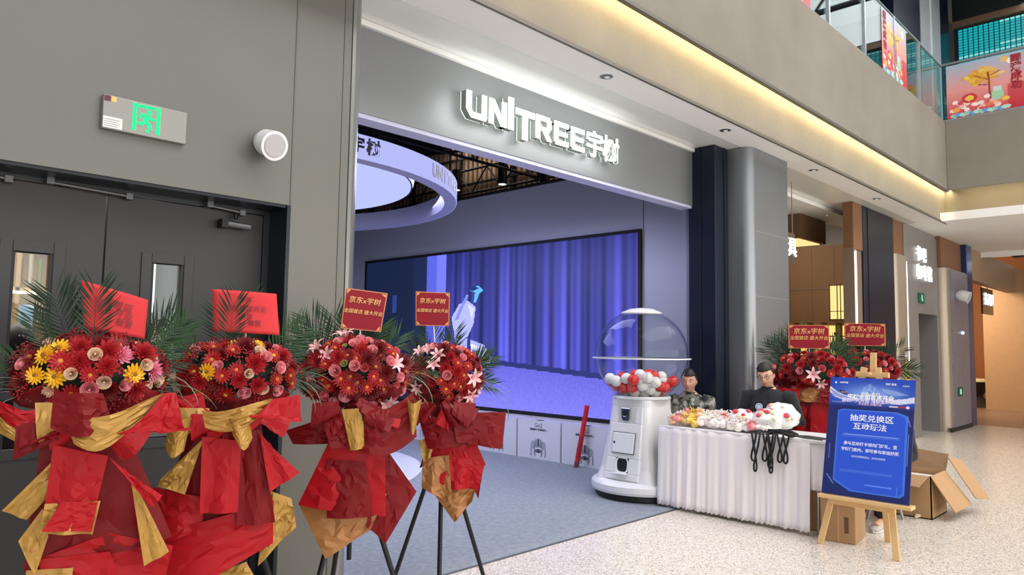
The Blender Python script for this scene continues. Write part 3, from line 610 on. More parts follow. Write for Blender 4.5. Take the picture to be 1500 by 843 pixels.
# ---------------- boxes under the screen ----------------
def boxprint():
    c=Canvas(78,52,'#d3d6de')
    c.rect(0,0,1,1,'#d6d8e0')
    for x in (.38,.62):
        c.ell(x,.36,.05,.1,'#8f96a4'); 
    c.ell(.5,.42,.1,.12,'#9aa0ae'); c.rect(.4,.3,.6,.42,'#8b92a0')
    for x,xb in ((.34,.33),(.41,.42),(.59,.58),(.66,.67)): c.line(x,.4,xb,.1,.022,'#767d8c')
    c.ell(.36,.36,.045,.1,'#a6acb8'); c.ell(.64,.36,.045,.1,'#a6acb8')
    c.rect(.485,.34,.515,.52,'#23252c'); c.ell(.5,.22,.07,.05,'#3c4252'); c.ell(.5,.2,.04,.03,'#14161c'); c.ell(.47,.22,.012,.02,'#8f96a4'); c.ell(.53,.22,.012,.02,'#8f96a4')
    return c
bp=boxprint(); bme=None; BW=.745
bl=['white printed carton nearest the clear globe dispenser, with the red tube leaning on it','white carton printed with a four-legged machine, second from the clear globe dispenser','white carton printed with a four-legged machine, third from the globe dispenser, by the flower wrap','white carton printed with a four-legged machine, fourth from the globe dispenser, half behind flowers','white carton printed with a four-legged machine, farthest one in view under the screen']
M_cw=mat('white_carton','#d6d8e0',rough=.5)
for k in range(5):
    t=thing('printed_carton',bl[k],'box',(7.13,5.30+.775*k,0),group='white cartons in a row under the screen')
    B(.003,0,0,.3,BW,.505).build('carton',M_cw,t,bevel=.004)
    if bme is None: o=bp.build('print',vcmat('carton_print',0,.5),t,(-.001,BW,0),(0,-BW,0),(0,0,.505)); bme=o.data; bprint=o
    else: put('print',bme,t)
    text('heading','Go2',.075,mat('ink','#3a3c48'),t,FX(-.003,BW/2,.44),.0005)
    text('subheading','高级智能 四足机器人',.032,mat('ink','#3a3c48'),t,FX(-.003,BW/2,.385),.0005,.0008)
    B(.08,-.003,.16,.2,0,.42).build('side_print',mat('side_print','#8a8d9a'),t)
    B(.0,BW/2-.05,.505,.06,BW/2+.05,.509).build('handle_strap',M_black,t)
# red tube
t=thing('party_tube','long red cylindrical tube leaning against the nearest white carton','tube',(7.02,5.72,0))
a_,b_=Vector((0,0,.0)),Vector((.085,-.1,.76))
MB().tube([a_,a_.lerp(b_,.1)],.032,12).build('end_cap',mat('tube_grey','#6a4a4a'),t); MB().tube([a_.lerp(b_,.1),b_],.03,12).build('sleeve',mat('tube_red','#d8202c',rough=.35),t); MB().tube([a_.lerp(b_,.15),a_.lerp(b_,.5)],.0308,12).build('wrap',mat('tube_red2','#b0161e',rough=.5),t)
# ---------------- globe dispenser ----------------
GX,GY=6.27,4.26
t=thing('ball_dispenser','white giant gumball-style dispenser with clear globe full of balls','dispenser',(GX,GY,0))
M_wp=mat('dispenser_white','#e4e4e4',rough=.28,coat=.3)
MB().lathe([(.44,.0),(.46,.02),(.46,.07)],48).build('base_wheel_ring',M_black,t)
MB().lathe([(.44,.07),(.49,.075),(.5,.1),(.5,.15),(.48,.17),(.40,.185)],56).build('base',M_wp,t,smooth=False)
def sq(hw,z,r=.09,n=6,ox=0):
    P=[]
    for cx_,cy_,a0 in ((hw-r,hw-r,0),(-hw+r,hw-r,90),(-hw+r,-hw+r,180),(hw-r,-hw+r,270)):
        for k in range(n+1):
            a=math.radians(a0+90*k/n); P.append((cx_+r*math.cos(a)+ox,cy_+r*math.sin(a),z))
    return P
MB().rings([sq(.35,.17),sq(.31,.3),sq(.265,.6),sq(.235,.9),sq(.235,.97)]).build('pedestal',M_wp,t)
# front block with recesses, faces -X
fb=MB(); x0=-.36
def face(y0,z0_,y1,z1_,m=fb,d=.12): m.box(x0,y0,z0_,x0+d,y1,z1_)
face(-.2,.19,.2,.255); face(-.2,.255,-.075,.40); face(.075,.255,.2,.40); face(-.2,.40,.2,.735); face(-.2,.735,-.11,.90); face(.11,.735,.2,.90); face(-.2,.90,.2,.93)
fb.v=[(x+ (.13*(z-.19)/.74) ,y*(1-.12*(z-.19)/.74),z) for x,y,z in fb.v]
fb.build('front_panel',M_wp,t,bevel=.008)
def ft(x,y,z): return (x0+x+.13*(z-.19)/.74,y,z)
m=MB(); m.box(-.328,-.072,.262,-.318,.072,.395); m.build('chute_shade_plate',M_black,t)  # solid black plate in place of the shade inside the chute opening
m=MB(); R=[]
for k in range(24):
    a=2*PI*k/24; cx_=math.cos(a);sx_=math.sin(a); py=.062*np.sign(cx_)*abs(cx_)**.55; pz=.33+.062*np.sign(sx_)*abs(sx_)**.55; R.append((py,pz))
ro=[ft(-.006,y*1.22,.33+(z-.33)*1.2) for y,z in R]; ri=[ft(-.002,y,z) for y,z in R]; rb=[(x+.05,y,z) for x,y,z in ri]
m.rings([ [(x+.02,y,z) for x,y,z in ro],ro,ri,rb],False); m.build('chute_rim',M_wp,t,smooth=False)
MB().prism([(-.085,.255),(.085,.255),(.085,.262),(-.085,.262)],x0-.05,x0+.03,'x').build('chute_lip',M_wp,t,bevel=.003)
m=MB(); m.box(x0+.038,-.125,.45,x0+.06,.125,.64); m.v=[(x+.175*(z-.545),y,z) for x,y,z in m.v]; d_=m.build('cover_door',mat('cover_white','#dfe2e4',rough=.35),t,bevel=.006); 
m=MB(); m.box(x0+.05,-.132,.443,x0+.075,.132,.647); m.v=[(x+.175*(z-.545),y,z) for x,y,z in m.v]; m.build('door_gap',mat('gap_grey','#6a6c70'),t)
MB().tube([(x0+.034,.1,.545),(x0+.045,.1,.545)],.011,12).build('lock',M_black,d_)
MB().box(-.256,-.098,.74,-.25,.098,.895).build('coin_recess',mat('recess_grey','#cfd1d2',rough=.4),t)
MB().prism([(-.055,.885),(.055,.885),(.05,.78),(.035,.755),(-.035,.755),(-.05,.78)],x0+.085,x0+.13,'x').build('coin_mechanism',mat('chrome','#b8babd',rough=.12,metal=1.0),t,bevel=.006)
m=MB(); m.lathe([(.032,0),(.032,.012),(.024,.014)],20).xf(Matrix.Translation((x0+.087,0,.825))@Matrix.Rotation(-PI/2,4,'Y')); m.build('coin_dial',mat('chrome_dark','#55585c',rough=.2,metal=1),t)
m=MB(); m.tube([(x0+.07,.024,.815),(x0+.07,.012,.803),(x0+.07,-.012,.803),(x0+.07,-.024,.815)],.004,6); m.box(x0+.066,-.02,.832,x0+.072,.02,.838); m.build('dial_handle',mat('chrome','#b8babd'),t)
GR=.47; GZ=1.405
MB().lathe([(.27,.965),(.3,.975),(.29,1.0)],48).build('globe_seat',mat('seat_clear','#c9cfd0',rough=.2),t)
MB().sphere((0,0,GZ),GR,64,40).build('globe',glassmat('globe_clear','#f4f7f8',.015,.03,1.35),t,smooth=True)
MB().lathe([(GR+.0,-.006),(GR+.03,-.006),(GR+.03,.006),(GR,.006)],64,(0,0,GZ-.03),False).build('equator_flange',mat('flange_clear','#dfe3e6',rough=.2),t)
MB().lathe([(.215,.425),(.2,.44),(.12,.475),(.001,.487)],40,(0,0,GZ)).build('top_cap',M_wp,t,smooth=True)
# balls piled in the globe
rr=random.Random(11); bR=.056; cen=Vector((0,0,GZ)); pos=[]
for k in range(62):
    pos.append(Vector((rr.uniform(-.25,.25),rr.uniform(-.25,.25),1.1+rr.uniform(0,.3))))
for it in range(420):
    for p in pos: p.z-=.004
    for i in range(len(pos)):
        for j in range(i+1,len(pos)):
            d=pos[j]-pos[i]; L=d.length
            if L<2*bR and L>1e-6: q=d*((2*bR-L)/L*.5); pos[i]-=q; pos[j]+=q
    for p in pos:
        if p.z<.975+bR: p.z=.975+bR
        d=p-cen
        if d.length>GR-bR-.008: p.xyz=cen+d.normalized()*(GR-bR-.008)
bw=MB().sphere((0,0,0),bR,18,12).mesh('white_ball',mat('ball_white','#ece9e4',rough=.35),True); br_=MB().sphere((0,0,0),bR,18,12).mesh('red_ball',mat('ball_red','#dd2a26',rough=.3),True)
seam=MB().lathe([(bR+.0008,-.002),(bR+.0008,.002)],18,(0,0,0),False).mesh('seam',mat('ball_seam','#b9b5b0'))
for i,p in enumerate(pos):
    red=(i*7)%20<8
    o=put('capsule_ball',br_ if red else bw,None,(GX+p.x,GY+p.y,p.z),(rr.random()*3,rr.random()*3,0))
    lay='bottom' if p.z<1.09 else ('middle' if p.z<1.17 else 'top'); sd=(p.x*.57-p.y*.82); de=(p.x*.82+p.y*.57); tag(o,'%s plastic ball in the clear globe, %s layer, %s %s'%('red' if red else 'white',lay,'front' if de<-.1 else ('back' if de>.1 else 'centre'),'towards the screen' if sd<-.1 else ('towards the table' if sd>.1 else 'in the middle')),'ball','red balls in the globe' if red else 'white balls in the globe')
    put('seam',seam,o)
# ---------------- table ----------------
t=thing('folding_table','long white folding table dressed with pleated white skirt','table',(0,0,0))
B(5.98,2.28,.72,6.62,3.86,.75).build('tabletop',mat('table_white','#e9e8ea',rough=.35),t,bevel=.006)
for x in (6.05,6.55):
    for y in (2.4,3.7): MB().tube([(x,y,0),(x,y,.72)],.014,8).build('leg',M_alu,t)
M_cloth=mat('skirt_cloth','#e6e1e3',rough=.75,sheen=.2)
V=[];Fc=[]; n=330; rows=14
for i in range(n+1):
    y=2.42+(3.855-2.42)*i/n
    ph=y*2*PI/.135+1.1*math.sin(y*9)
    for j in range(rows+1):
        v=j/rows; z=.735-(.735-.03)*v
        amp=.006+.026*v*(.7+.3*math.sin(y*13)); hem=.012*abs(math.sin(y*75)) if j==rows else 0
        x=5.962-amp*(math.sin(ph+.3*math.sin(v*3+y*5))*.5+.5)-.02*v-.006*math.sin(ph*2.3)*v
        V.append((x,y,z-hem*1.0+.008))
for i in range(n):
    for j in range(rows): a=i*(rows+1)+j; Fc.append((a,a+1,a+rows+2,a+rows+1))
sk_=tag(MB().add(V,Fc).build('table_skirt',M_cloth,t,smooth=True)); sm=sk_.modifiers.new('th','SOLIDIFY'); sm.thickness=.002
V=[];Fc=[]
for i in range(61):
    y=2.27+(2.425-2.27)*i/60
    for j in range(5): V.append((5.97-.008*math.sin(y*90)*(j/4)-.004*j,y,.745-.095*j))
for i in range(60):
    for j in range(4): a=i*5+j; Fc.append((a,a+1,a+6,a+5))
o=MB().add(V,Fc).build('cloth_drop',M_cloth,t,smooth=True); o.modifiers.new('th','SOLIDIFY').thickness=.002
B(5.955,2.27,.738,5.985,3.86,.756).build('skirt_band',mat('table_white','#e9e8ea'),t,bevel=.003)
# wrapped gifts
rr=random.Random(5)
def lump(seed,r):
    q=random.Random(seed); m=MB().sphere((0,0,0),r,12,8); vs=[]
    for p in m.v:
        v=Vector(p); k=1+.16*math.sin(v.x*70+q.random()*.3+seed)*math.cos(v.y*60)+.12*math.sin(v.z*90+seed); v=v*k; v.z*=.8; vs.append(tuple(v))
    m.v=vs
    for a in range(5):
        an=2*PI*a/5+seed; m.tube([(0,0,r*.6),(.3*r*math.cos(an),.3*r*math.sin(an),r*1.05),(.75*r*math.cos(an),.75*r*math.sin(an),r*1.25)],[r*.12,r*.16,r*.05],5)
    return m
M_bag=mat('film_white','#efe9e6',rough=.2,coat=.5); 
tints=['#efe9e6','#f2e4e2','#f3ece0','#e98a8a','#efc08a','#e9c64f','#e6dce6']
lumps=[lump(s_,.048).mesh('gift',None,True) for s_ in range(4)]
cm={}
ORDW='first second third fourth fifth sixth seventh eighth ninth tenth eleventh twelfth thirteenth fourteenth fifteenth sixteenth seventeenth eighteenth nineteenth twentieth'.split(); ORDW+=['twenty-'+w_ for w_ in ORDW[:9]]+['thirtieth']
for k in range(90):
    y=rr.uniform(2.82,3.80); row=k%3; x=(6.085,6.205,6.33)[row]+rr.uniform(-.035,.035); y=3.80-.98*((k//3)+.5)/30+rr.uniform(-.01,.01); u=(y-2.82)/.98
    if u>.72: col=rr.choice(tints[3:6]+tints[:2])
    else: col=rr.choice(tints[:3]*4+['#e98a8a','#e6dce6'])
    key=(k%4,col)
    if key not in cm:
        me=lumps[k%4].copy(); me.materials.append(mat('film'+col[1:],col,rough=.25,coat=.4,noise=.12,nscale=30)); cm[key]=me
    z=.79+(.03 if x>6.15 else 0)+rr.random()*.03
    cn={'#e98a8a':'pink','#efc08a':'orange','#e9c64f':'yellow','#e6dce6':'lilac'}.get(col,'white')
    o=put('wrapped_gift',cm[key],None,(x,y,z),(rr.uniform(-.5,.5),rr.uniform(-.5,.5),rr.random()*6),scale=rr.uniform(.85,1.15))
    tag(o,'%s film-wrapped gift, %s from the globe dispenser in the %s row'%(cn,ORDW[k//3],('front','middle','back')[row]),'gift',cn+' gifts heaped on the table')
for k,(x,y,z,r,lab) in enumerate(((6.17,2.88,.86,.11,'front clear bag of white gifts with red blossoms beside the black straps'),(6.38,2.85,.89,.13,'rear large clear bag of white gifts nearest the seated man\'s arm'),(6.2,3.12,.85,.10,'middle clear bag of white gifts with red print on the table'))):
    t=thing('gift_bag',lab,'bag',(x,y,z)); m=MB().sphere((0,0,0),(r,r*1.25,r*.92),26,16,lambda p:tuple(Vector(p)*(1+.07*math.sin(p[0]*60+k)*math.sin(p[1]*55)+.05*math.sin(p[2]*80)))); m.build('bag_body',mat('bag_film','#eceee9',rough=.22,coat=.5,noise=.06,nscale=25),t,smooth=True)
    q=random.Random(k)
    for j in range(7):
        a=q.uniform(-.8,1.2)+PI; e=q.uniform(-.1,1.1); dv=Vector((math.cos(a)*math.cos(e),math.sin(a)*math.cos(e)*1.25,math.sin(e)*.92))*r*1.0
        mm=MB(); mm.sphere((0,0,0),.014+.012*q.random(),8,5); mm.v=[(p[0],p[1]*1.3,p[2]) for p in mm.v]; mm.build('blossom' if j%2 else 'leaf_print',mat('blossom_red','#d8485c') if j%2 else mat('blossom_cream','#e6d6b8'),t,loc=dv)
# black straps over edge
t=thing('strap_bundle','bundle of black straps hanging over the front edge of the white table','straps',(5.95,2.68,.76))
rr=random.Random(4); M_str=mat('strap_black','#0d0d0f',rough=.75)
for k in range(7):
    y0=-.06+.045*k+.02*rr.random()-.05; h=.22+.13*rr.random(); y1=y0+.03+.06*rr.random(); pts=[]
    for i in range(15):
        s_=i/14; a=PI*s_; pts.append((-.03-.012*(k%3)-.02*math.sin(a),y0+(y1-y0)*s_+.03*math.sin(a*2),.03-h*math.sin(a)**.7))
    pts=[(.09,y0+.02,.03)]+pts+[(.08,y1-.03,.03)]
    MB().tube(pts,.0085,6).build('strap',M_str,t,smooth=True)
for k in range(6): MB().tube([(.02*k-.03,-.13,.02),(.0,.0-.02*k,.045+.008*(k%2)),(.03,.1,.02+.01*(k%3))],.016,7).build('strap_coil',M_str,t,smooth=True)
for k in range(3): MB().tube([(.02,-.1,.02),(.0+.03*k,-.22,.012+.006*k),(-.02+.06*k,-.37,.012)],.006,6).build('metal_rod',mat('dull_steel','#5c5f60',rough=.3,metal=.8),t)
# ---------------- easel with poster ----------------
t=thing('easel','pale wooden easel carrying the blue poster','easel',(0,0,0))
M_wood=mat('easel_wood','#d9b27c',rough=.5,noise=.06,nscale=5,aniso=(1,1,.2))
def bar(a,b,wy,wx,nm,par=None,m_=None):
    a,b=Vector(a),Vector(b); m=MB(); m.box(-wx/2,-wy/2,0,wx/2,wy/2,(b-a).length); q=(b-a).to_track_quat('Z','Y')
    # keep width along Y
    z=(b-a).normalized(); yv=Vector((0,1,0)); yv=(yv-z*yv.dot(z)).normalized(); xv=yv.cross(z)
    M=Matrix(((xv.x,yv.x,z.x,a.x),(xv.y,yv.y,z.y,a.y),(xv.z,yv.z,z.z,a.z),(0,0,0,1))); return m.xf(M).build(nm,m_ or M_wood,par or t,bevel=.003)
bar((5.77,2.28,.0),(5.99,2.0,1.36),.045,.022,'front_leg'); bar((5.72,1.72,.0),(5.99,1.9,1.36),.045,.022,'front_leg')
bar((6.22,1.93,.0),(6.02,1.94,1.25),.045,.02,'rear_leg'); bar((5.99,1.945,.9),(6.03,1.945,1.475),.045,.02,'mast')

B(5.655,1.60,.375,5.76,2.25,.40).build('ledge',M_wood,t,bevel=.003); B(5.78,1.74,.315,5.80,2.21,.36).build('lower_rail',M_wood,t,bevel=.003); B(5.965,1.82,1.285,6.0,2.06,1.325).build('top_clamp',M_wood,t,bevel=.003)
MB().tube([(5.95,1.945,1.31),(5.91,1.945,1.31)],.012,8).build('clamp_knob',M_wood,t)
# poster
PB=Vector((5.70,2.235,.405)); up=Vector((.235,-.0,.872)); rt=Vector((0,-.61,0)); 
t=thing('poster_board','tilted dark blue poster board with white headings on the wooden easel','poster',PB)
nrm=rt.cross(up).normalized()
c=Canvas(122,182,'#1a2866')
Y=c.Y;X=c.X
c.a[:]=np.where((Y>.75)[...,None],np.array(lin('#2450c0')),c.a)
for k in range(40): c.a[(Y>.75)]*=1.0
top=Y>.745; g1=np.exp(-(((X-.5)/.3)**2+((Y-.86)/.07)**2))[...,None]
c.a=np.where(top[...,None],np.array(lin('#1f46b4'))*(1-g1)+np.array(lin('#7fa6ec'))*g1,c.a)
rr=random.Random(9)
for k in range(46): # a cluster of pale building blocks
    x=.5+rr.gauss(0,.16); h=.1*math.exp(-((x-.5)/.15)**2)+.02; c.rect(x-.012,.80,x+.012,.80+h*rr.uniform(.6,1),rr.choice(['#8fb0f0','#3d62c4','#5a50b0','#c8d6fa','#2b3f98']),.55)
for k in range(9): c.rect(.5-.11+.022*k,.86+.002*k*(8-k),.5-.098+.022*k,.9+.003*k*(8-k),'#a9c4f6',.6)
c.poly([(0,.92),(.1,.87),(.22,.84),(.34,.83),(.36,.80),(.2,.80),(.06,.83),(0,.87)],'#e6ecfa',.85); c.poly([(0,.9),(.12,.855),(.3,.82),(.2,.81),(.05,.84)],'#5a78c8',.7)
c.poly([(1,.86),(.9,.84),(.78,.83),(.66,.84),(.68,.80),(.85,.79),(1,.81)],'#dfe6f4',.85); c.poly([(.62,.92),(.8,.9),(.93,.87),(.8,.86),(.66,.88)],'#8ea6d8',.8)
c.poly([(.13,.89),(.2,.88),(.24,.86),(.18,.85),(.12,.87)],'#2a2336',.9); c.rect(.14,.868,.22,.875,'#d8a890')
c.a=np.where(((Y<.80)&(Y>.745))[...,None],c.a*((Y-.745)/.055)[...,None]+np.array(lin('#1c2568'))*(1-(Y-.745)/.055)[...,None],c.a)
c.rect(.72,.762,.84,.776,'#d8c8d0'); c.rect(.82,.762,.9,.776,'#b02838'); c.ell(.93,.769,.018,.011,'#f0dfe6'); c.ell(.07,.955,.012,.008,'#f4f6ff')
ip=[(.14,.70),(.2,.715),(.8,.715),(.9,.69),(.92,.66),(.92,.08),(.88,.055),(.34,.055),(.14,.13)]
c.poly([(.5+(x-.5)*1.05,.385+(y-.385)*1.035) for x,y in ip],'#3f74dc'); c.poly(ip,'#2a55d0')
gr=np.clip((Y-.1)*1.2,0,1)
c.rect(.2,.497,.86,.517,'#4a70dc',.7); c.rect(.2,.2,.8,.22,'#4a70dc',.7); c.line(.22,.512,.84,.512,.002,'#8fa8ee'); c.line(.22,.215,.78,.215,.002,'#8fa8ee'); c.line(.5,.11,.8,.11,.003,'#5a8af0')
c.line(.05,.16,.13,.09,.005,'#5a74c0'); c.line(.93,.7,.97,.62,.005,'#5a74c0'); c.line(.05,.3,.05,.42,.003,'#6a80c8'); c.line(.955,.3,.955,.55,.003,'#6a80c8'); c.line(.86,.12,.86,.06,.006,'#3f74dc')
def pb(u,v,d=0): return Vector((0,0,0))+rt*u+up*v+nrm*d
m=MB(); m.add([pb(0,0),pb(1,0),pb(1,1),pb(0,1),pb(0,0,.012),pb(1,0,.012),pb(1,1,.012),pb(0,1,.012)],[(0,1,2,3),(4,5,6,7),(0,1,5,4),(1,2,6,5),(2,3,7,6),(3,0,4,7)])
sg=1 if nrm.x>0 else -1
if nrm.x<0:
    m.v=[tuple(Vector(p)-nrm*.012) for p in m.v]
m.build('board',mat('board_edge','#1a2458'),t)
fn=-nrm if nrm.x>0 else nrm
c.build('print',vcmat('poster_print',.0,.3),t,tuple(fn*.0012),tuple(rt),tuple(up))
R3=Matrix((( rt.normalized().x,up.normalized().x,fn.x,0),(rt.normalized().y,up.normalized().y,fn.y,0),(rt.normalized().z,up.normalized().z,fn.z,0),(0,0,0,1)))
def pt(s_,u,v,size,col='#ffffff',bold=.0,sx=1.0):
    text('lettering',s_,size,mat('ink'+col[1:],col,rough=.4),t,Matrix.Translation(rt*u+up*v+fn*.003)@R3,.0004,bold,sx=sx)
pt('抽奖兑换区',.53,.652,.056,'#f2f5ff',.0006,1.12); pt('互动玩法',.515,.582,.054,'#f2f5ff',.0006,1.12)
pt('参与互动打卡领内门好礼，至',.53,.435,.029,'#dfe6ff',.0006); pt('宇树门店内，即可参与幸运抽奖',.53,.385,.029,'#dfe6ff',.0006); pt('先到先得赠完即止，活动详见现场',.52,.33,.016,'#c8d4ff',.0002)
pt('京东x宇树',.5,.86,.03,'#eef2ff',.0006); pt('宇树全国首店开业',.5,.833,.042,'#ffffff',.001); pt('首店盛大开业 精彩全球首发',.5,.803,.034,'#eadfff',.001); pt('UNITREE',.17,.955,.016,'#ffffff',.0004); pt('宇树 首店',.73,.955,.018,'#eef2ff',.0003); pt('先到先得 赠完即止',.12,.782,.012,'#a9b6e0'); pt('全国首店',.9,.945,.012,'#eef2ff'); pt('开业有礼 惊喜放送',.5,.775,.02,'#d8b8e8',.0005)
# ---------------- cartons on the floor ----------------
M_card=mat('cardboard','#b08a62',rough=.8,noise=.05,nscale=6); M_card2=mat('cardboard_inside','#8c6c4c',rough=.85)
t=thing('cardboard_box','closed brown cardboard box under the table end behind the easel','box',(6.08,2.24,0),rz=.12)
B(-.17,-.15,0,.17,.1,.36).build('carton',M_card,t,bevel=.008); B(-.172,-.03,.0,.0,-.02,.362).build('seam_tape',mat('tape','#c2a077'),t); B(-.174,-.1,.08,-.168,-.07,.2).build('print_mark',mat('dark_brown','#5f452c'),t)
t=thing('cardboard_box','second brown cardboard box pushed under the white table','box',(6.3,2.6,0)); B(-.17,-.16,0,.17,.2,.42).build('carton',M_card,t,bevel=.006)
t=thing('open_carton','open brown carton with drooping flaps on the pale floor','box',(7.55,2.12,0))
m=MB(); m.box(-.24,-.22,0,.24,.28,.01); m.box(-.24,-.22,0,-.23,.28,.38); m.box(.23,-.22,0,.24,.28,.38); m.box(-.24,-.22,0,.24,-.21,.38); m.box(-.24,.27,0,.24,.28,.38); m.build('carton',M_card,t)
def flap(p,nm='flap',mm=M_card):
    m=MB(); n_=(Vector(p[1])-Vector(p[0])).cross(Vector(p[3])-Vector(p[0])).normalized()*.008
    m.add([Vector(q) for q in p]+[Vector(q)+n_ for q in p],[(0,1,2,3),(4,5,6,7),(0,1,5,4),(1,2,6,5),(2,3,7,6),(3,0,4,7)]); m.build(nm,mm,t)
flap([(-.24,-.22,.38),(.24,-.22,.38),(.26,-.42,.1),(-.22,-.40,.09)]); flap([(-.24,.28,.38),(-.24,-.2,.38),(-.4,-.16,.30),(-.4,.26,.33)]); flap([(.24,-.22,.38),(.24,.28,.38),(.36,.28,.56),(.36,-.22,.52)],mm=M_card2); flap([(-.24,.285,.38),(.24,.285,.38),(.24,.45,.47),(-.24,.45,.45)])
flap([(.26,-.24,.5),(.5,-.3,.46),(.46,-.52,.14),(.24,-.46,.16)])
B(-.2,-.18,.01,.2,.24,.33).build('packing_paper',mat('packing','#ddd8cf',rough=.7),t)
t=thing('ground_debris','scrap of twisted packing paper by the open carton','paper',(7.25,2.02,0)); 
for k in range(5): MB().tube([(0,0,.01),(.03+.04*k,-.02*k,.035),(.1+.03*k,-.05+.03*k,.012)],.007,5).build('strip',mat('packing2','#cdb89a'),t)
# ---------------- people ----------------
def head_fn(p,g=1.0):
    # p on a unit-ish head centred at the origin, front is -Y
    x,y,z=p
    k=1.0
    if z<0: k=1-.30*min(1,(-z)/.12)**1.4
    x*=k
    if z<-.02 and y>0: y*=1-.35*min(1,(-z-.02)/.09)
    if y<0:
        y-=.02*math.exp(-((x/.013)**2+((z+.018)/.02)**2))           # nose tip
        y-=.009*math.exp(-((x/.010)**2+((z-.008)/.022)**2))
        y+=.010*math.exp(-(((abs(x)-.031)/.016)**2+((z-.012)/.012)**2)) # eye sockets
        y-=.005*math.exp(-((x/.05)**2+((z-.034)/.01)**2))
        y-=.006*math.exp(-((x/.022)**2+((z+.052)/.009)**2))          # lips
        y-=.008*math.exp(-((x/.025)**2+((z+.098)/.014)**2))          # chin
        y-=.004*math.exp(-(((abs(x)-.045)/.018)**2+((z+.02)/.02)**2))
    return (x,y,z)
def person(label,loc,rz,skin,top,trouser,shoe,hair,headrot=(0,0,0),head=(0,-.03,.76),glasses=False,hood=None,stand=False,arms=None,legs=None,short=False,group=None,hair_long=False):
    """local frame: front is -Y, origin is the seat point"""
    t=thing('person',label,'person',loc,rz)
    HC=Vector(head); HR=Euler(headrot).to_matrix().to_4x4(); HM=Matrix.Translation(HC)@HR
    sk=mat('skin'+skin[1:],skin,rough=.5)
    m=MB()
    # torso core
    def ring(z,rx,ry,cy=0,cx=0,n=18): return [(cx+rx*math.cos(2*PI*k/n),cy+ry*math.sin(2*PI*k/n),z) for k in range(n)]
    m.rings([ring(.0,.13,.10,.02),ring(.2,.11,.08,.02),ring(.42,.14,.085,.01),ring(.54,.12,.07,.01),ring(.60,.06,.055,.01)])
    neck0=Vector((0,.01,.57)); nk=HM@Vector((0,.02,-.06)); m.tube([neck0,(neck0+nk)/2,nk],[.056,.050,.050],14)
    h=MB().sphere((0,0,0),(.076,.094,.118),40,34,head_fn)
    for s_ in (-1,1): h.sphere((s_*.076,.012,-.005),(.008,.018,.032),10,8)
    h.xf(HM); m.add(h.v,h.f)
    A=arms or {1:[(.19,.01,.51),(.25,-.02,.25),(.14,-.27,.22)],-1:[(-.19,.01,.51),(-.25,-.02,.25),(-.14,-.27,.22)]}
    Lg=legs or {1:[(.09,.0,.0),(.13,-.42,.03),(.13,-.40,-.42)],-1:[(-.09,.0,.0),(-.13,-.42,.03),(-.13,-.40,-.42)]}
    for s_ in (-1,1):
        a=[Vector(p) for p in A[s_]]; m.tube([a[0],a[0].lerp(a[1],.5),a[1],a[1].lerp(a[2],.4),a[2]],[.046,.043,.037,.037,.026],12)
        d=(a[2]-a[1]).normalized(); side=d.cross(Vector((0,0,1))); side=side.normalized() if side.length>.05 else Vector((1,0,0)); nn=side.cross(d)
        P=MB(); pw=a[2]; 
        m.tube([pw-d*.01,pw+d*.035,pw+d*.085],[.026,.033,.030],10)
        for q,L in ((-.026,.062),(-.009,.075),(.009,.07),(.026,.055)):
            b=pw+d*.085+side*q; m.tube([b-d*.02,b,b+d*L*.5-nn*.006,b+d*L*.85-nn*.024],[.0095,.009,.0085,.0075],8)
        th=pw+d*.03-side*s_*.02; m.tube([th,th-side*s_*.03+d*.03,th-side*s_*.036+d*.062],[.012,.0105,.009],8)
        l=[Vector(p) for p in Lg[s_]]; m.tube([l[0],l[0].lerp(l[1],.5),l[1],l[1].lerp(l[2],.35),l[2]],[.08,.07,.055,.052,.036],12)
        m.tube([l[2]+Vector((0,.03,0)),l[2]+Vector((0,-.03,-.02)),l[2]+Vector((0,-.15,-.03))],[.034,.034,.024],10)
    b=m.build('body',sk,t,smooth=True); r=b.modifiers.new('skin','REMESH'); r.mode='VOXEL'; r.voxel_size=.0062; r.use_smooth_shade=True; sm=b.modifiers.new('soft','SMOOTH'); sm.iterations=3; sm.factor=.5
    # upper garment
    m=MB(); m.rings([ring(-.06,.175,.14,.03),ring(.05,.172,.14,.02),ring(.25,.168,.125,.015),ring(.42,.185,.118,.015),ring(.52,.165,.095,.015),ring(.565,.10,.075,.012),ring(.583,.074,.066,.010)])
    for s_ in (-1,1):
        a=[Vector(p) for p in A[s_]]; e=a[1].lerp(a[2],.93)
        m.tube([a[0]-Vector((s_*.05,0,0)),a[0],a[0].lerp(a[1],.5),a[1],a[1].lerp(a[2],.5),e],[.07,.073,.062,.056,.048,.042],14)
    q=random.Random(3); 
    g=m.build('sweatshirt',top,t,smooth=True); r=g.modifiers.new('cloth','REMESH'); r.mode='VOXEL'; r.voxel_size=.011; r.use_smooth_shade=True; g.modifiers.new('soft','SMOOTH').iterations=4
    tx=bpy.data.textures.new('folds','CLOUDS'); tx.noise_scale=.09; dm=g.modifiers.new('folds','DISPLACE'); dm.texture=tx; dm.strength=.018; dm.mid_level=.5
    col=MB(); col.lathe([(.062,-.008),(.069,-.008),(.069,.010),(.061,.010)],26,(0,.010,.585),False); col.build('collar',top,t,smooth=True)
    m=MB(); m.rings([ring(-.09,.14,.13,.02),ring(.02,.165,.135,.02),ring(.08,.15,.12,.02)])
    for s_ in (-1,1):
        l=[Vector(p) for p in Lg[s_]]; e=l[1].lerp(l[2],.96); m.tube([l[0],l[0].lerp(l[1],.5),l[1],l[1].lerp(l[2],.5),e],[.105,.09,.074,.066,.058],14)
